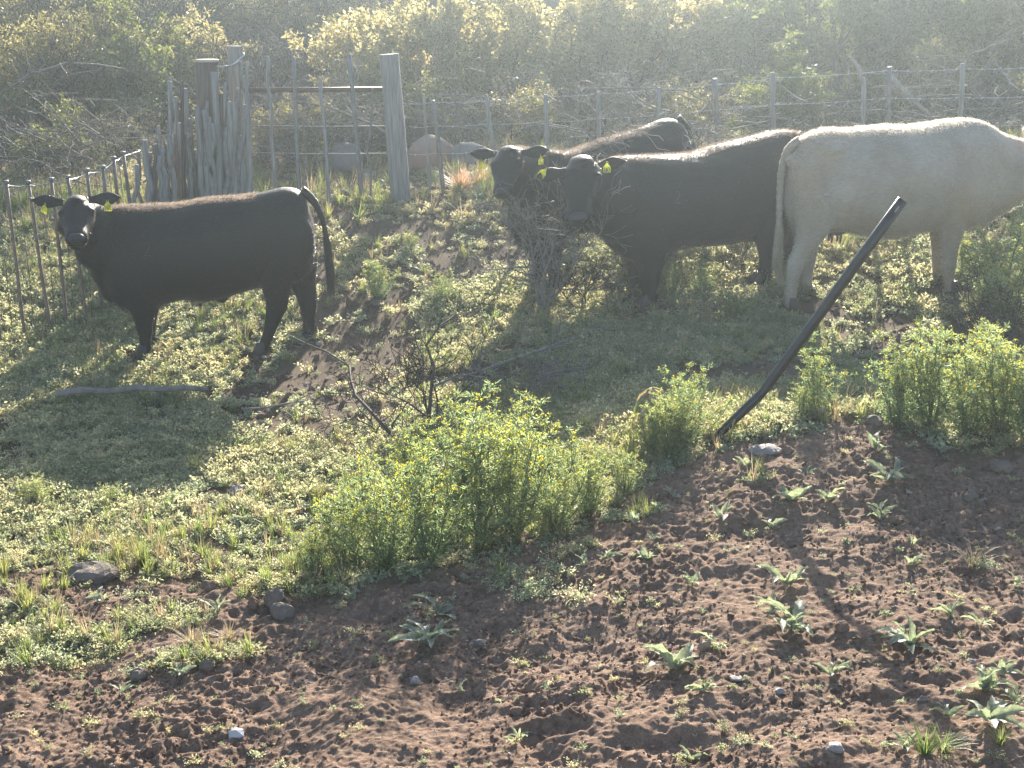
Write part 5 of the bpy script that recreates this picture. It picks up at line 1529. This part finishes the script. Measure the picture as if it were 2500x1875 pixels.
# --- bull in the middle
loc3, rz3, sh3, L3 = rig((1582, 746), (1854, 694), 1, .15)
trunk = trunk_from([(1968, 400, 560, .10), (1958, 352, 590, .18), (1938, 326, 605, .24), (1905, 318, 606, .28), (1865, 324, 592, .30), (1820, 336, 588, .325), (1780, 346, 594, .35), (1740, 357, 598, .37), (1700, 370, 600, .375), (1650, 377, 608, .365), (1610, 378, 624, .345), (1570, 379, 640, .32), (1530, 380, 634, .28), (1495, 384, 608, .23), (1470, 400, 575, .16)], L3)
legs = [leg_from([(1588, 560, 50, .15, .13), (1588, 610, 40, .15, .10), (1586, 645, 28, .15, .07), (1585, 672, 22, .15, .055), (1585, 690, 20, .15, .052), (1584, 708, 15.5, .15, .042), (1584, 724, 15, .15, .04), (1583, 734, 18, .15, .046), (1580, 744, 19, .15, .047)], L3, 1, 1.22),
        leg_from([(1568, 560, 46, .15, .13), (1564, 610, 36, .15, .10), (1560, 645, 25, .15, .07), (1556, 672, 20, .15, .055), (1555, 690, 19, .15, .052), (1553, 708, 15, .15, .042), (1552, 722, 14.5, .15, .04), (1551, 732, 17, .15, .046), (1548, 740, 18, .15, .047)], L3, -1, 1.22),
        leg_from([(1900, 480, 62, .15, .14), (1888, 540, 46, .16, .11), (1882, 580, 33, .16, .08), (1882, 610, 26, .16, .06), (1877, 632, 20, .16, .046), (1870, 655, 16, .16, .04), (1864, 672, 16, .16, .039), (1858, 682, 18, .16, .045), (1853, 691, 19, .16, .046)], L3, 1, 1.22),
        leg_from([(1920, 480, 55, .14, .14), (1928, 540, 42, .15, .11), (1934, 580, 30, .15, .08), (1940, 606, 25, .15, .06), (1941, 628, 19, .15, .046), (1940, 648, 16, .15, .04), (1938, 664, 16, .15, .039), (1936, 674, 18, .15, .045), (1933, 682, 19, .15, .046)], L3, -1, 1.22)]
blobs = [blob(L3, 1590, 510, .14, .24, .16, .34), blob(L3, 1590, 510, -.14, .24, .16, .34), blob(L3, 1900, 450, .15, .22, .15, .28), blob(L3, 1900, 450, -.15, .22, .15, .28), blob(L3, 1450, 500, .10, .14, .14, .16), blob(L3, 1428, 478, .18, .14, .14, .12)]
tail = tail_from([(1945, 330, .045), (1962, 350, .034), (1972, 400, .026), (1974, 460, .02), (1974, 520, .026), (1972, 560, .01)], L3)
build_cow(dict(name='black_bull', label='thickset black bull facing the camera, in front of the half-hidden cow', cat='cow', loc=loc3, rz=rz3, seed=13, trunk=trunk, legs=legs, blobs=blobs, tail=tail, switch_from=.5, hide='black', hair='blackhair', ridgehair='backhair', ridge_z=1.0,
    head=pt(L3, 1420, 416, .26), face=(.35, .75, -.50), headscale=1.08, headwide=1.15,
    neck=nk_from([(1575, 500, 0, .26, .37), (1530, 490, .02, .25, .35), (1495, 480, .06, .225, .30), (1468, 468, .11, .20, .255), (1445, 458, .16, .17, .20), (1428, 448, .22, .13, .14)], L3),
    ears=[(pt(L3, 1464, 404, .26), (-1, .1, .02), (.1, .9, .2)), (pt(L3, 1374, 420, .30), (1, -.05, -.02), (.1, .9, .2))],
    tags=[(pt(L3, 1482, 394, .36), PI - .2, 0, '163', .0), (pt(L3, 1334, 412, .32), PI - .8, .75, '', .1)], shear=sh3, brand=two(pt(L3, 1610, 480), .09), brand_side=1))

# --- cream cow at right
loc4, rz4, sh4, L4 = rig((2322, 718), (1930, 756), -1)
trunk = trunk_from([(1918, 408, 500, .08), (1928, 372, 530, .15), (1946, 345, 548, .21), (1972, 327, 560, .255), (2012, 314, 566, .28), (2055, 316, 564, .30), (2100, 311, 574, .335), (2150, 307, 584, .365), (2200, 308, 578, .37), (2250, 303, 566, .345), (2300, 295, 562, .30), (2350, 292, 566, .26), (2390, 299, 552, .22), (2420, 316, 530, .16)], L4)
legs = [leg_from([(2322, 500, 42, .13, .11), (2322, 550, 36, .13, .085), (2320, 590, 24, .13, .06), (2318, 625, 19, .13, .05), (2317, 648, 18, .13, .048), (2316, 670, 13.5, .13, .036), (2317, 690, 13, .13, .034), (2319, 704, 16, .13, .042), (2323, 714, 17, .13, .043)], L4, -1),
        leg_from([(2300, 500, 38, .13, .11), (2298, 550, 30, .13, .085), (2294, 590, 21, .13, .06), (2292, 625, 17, .13, .05), (2292, 648, 17, .13, .048), (2291, 670, 12.5, .13, .036), (2290, 690, 12, .13, .034), (2289, 700, 15, .13, .042), (2292, 709, 16, .13, .043)], L4, 1),
        leg_from([(1985, 470, 52, .15, .13), (1990, 530, 46, .16, .11), (1984, 570, 38, .16, .085), (1966, 605, 29, .16, .065), (1949, 632, 25, .16, .052), (1940, 655, 20, .16, .044), (1934, 685, 15.5, .16, .037), (1930, 715, 15, .16, .036), (1928, 735, 17, .16, .043), (1930, 752, 18, .16, .044)], L4, -1),
        leg_from([(1965, 470, 46, .12, .12), (1962, 530, 36, .14, .10), (1966, 570, 30, .15, .08), (1970, 605, 26, .15, .062), (1969, 635, 22, .15, .052), (1968, 665, 17, .15, .042), (1968, 690, 15, .15, .036), (1970, 712, 15, .15, .036), (1973, 728, 17, .15, .043), (1977, 740, 18, .15, .044)], L4, 1)]
blobs = [blob(L4, 2325, 460, -.13, .20, .13, .30), blob(L4, 2325, 460, .13, .20, .13, .30), blob(L4, 1985, 440, -.14, .19, .13, .25), blob(L4, 1985, 440, .14, .19, .13, .25), blob(L4, 2035, 366, -.17, .13, .09, .07), blob(L4, 2035, 345, .17, .11, .08, .06), blob(L4, 1940, 392, -.10, .07, .06, .06), blob(L4, 1940, 385, .10, .07, .06, .05), blob(L4, 2385, 528, 0, .16, .05, .12), blob(L4, 2440, 496, 0, .15, .045, .10)]
tail = tail_from([(1950, 345, .04), (1926, 366, .038), (1911, 410, .033), (1905, 460, .028), (1903, 520, .024), (1902, 565, .028), (1899, 610, .030), (1898, 640, .022), (1904, 672, .006)], L4)
ux, _, uz = pt(L4, 2042, 558)
build_cow(dict(name='cream_cow', label='large cream-white cow walking out of the right edge of the photo', cat='cow', loc=loc4, rz=rz4, seed=14, trunk=trunk, legs=legs, blobs=blobs, tail=tail, switch_from=.55, ridge_w=.3, hide='cream', hair='creamhair', ridgehair='creamhair', ridge_z=1.1,
    head=pt(L4, 2556, 372, -.04), face=(.75, -.2, -.63), headscale=1.08, nose='pink', earmat='pink',
    neck=nk_from([(2340, 440, 0, .21, .36), (2390, 430, 0, .19, .41), (2440, 424, 0, .165, .335), (2490, 412, -.01, .14, .255), (2530, 398, -.02, .12, .185), (2556, 392, -.03, .09, .12)], L4),
    ears=[(pt(L4, 2535, 352, .08), (-.5, .9, .1), (-.3, -.3, .9)), (pt(L4, 2530, 338, -.12), (-.66, -.40, .42), (-.3, -.6, .5))],
    tags=[], shear=sh4, udder=(ux, 0, uz + .01)))

# ------------------------------------------------------------------ haze added to stand in for veiling lens glare
m, t, b, out = newmat('glare_haze')
t.nodes.remove(b)
pv = t.nodes.new('ShaderNodeVolumePrincipled')
pv.inputs['Color'].default_value = (.78, .91, 1.0, 1)
pv.inputs['Density'].default_value = HAZE_DENSITY
pv.inputs['Anisotropy'].default_value = HAZE_G
t.links.new(pv.outputs[0], out.inputs['Volume'])
zmin = -1.4
bx = [(-230, -8, zmin), (230, -8, zmin), (230, 125, zmin), (-230, 125, zmin), (-230, -8, 10.6), (230, -8, 10.6), (230, 125, 10.6), (-230, 125, 10.6)]
mb = MB(); mb.add(bx, [(0, 3, 2, 1), (4, 5, 6, 7), (0, 1, 5, 4), (1, 2, 6, 5), (2, 3, 7, 6), (3, 0, 4, 7)])
hz = link('haze', mb.mesh('haze', m, False)); tag(hz, kind='stuff')
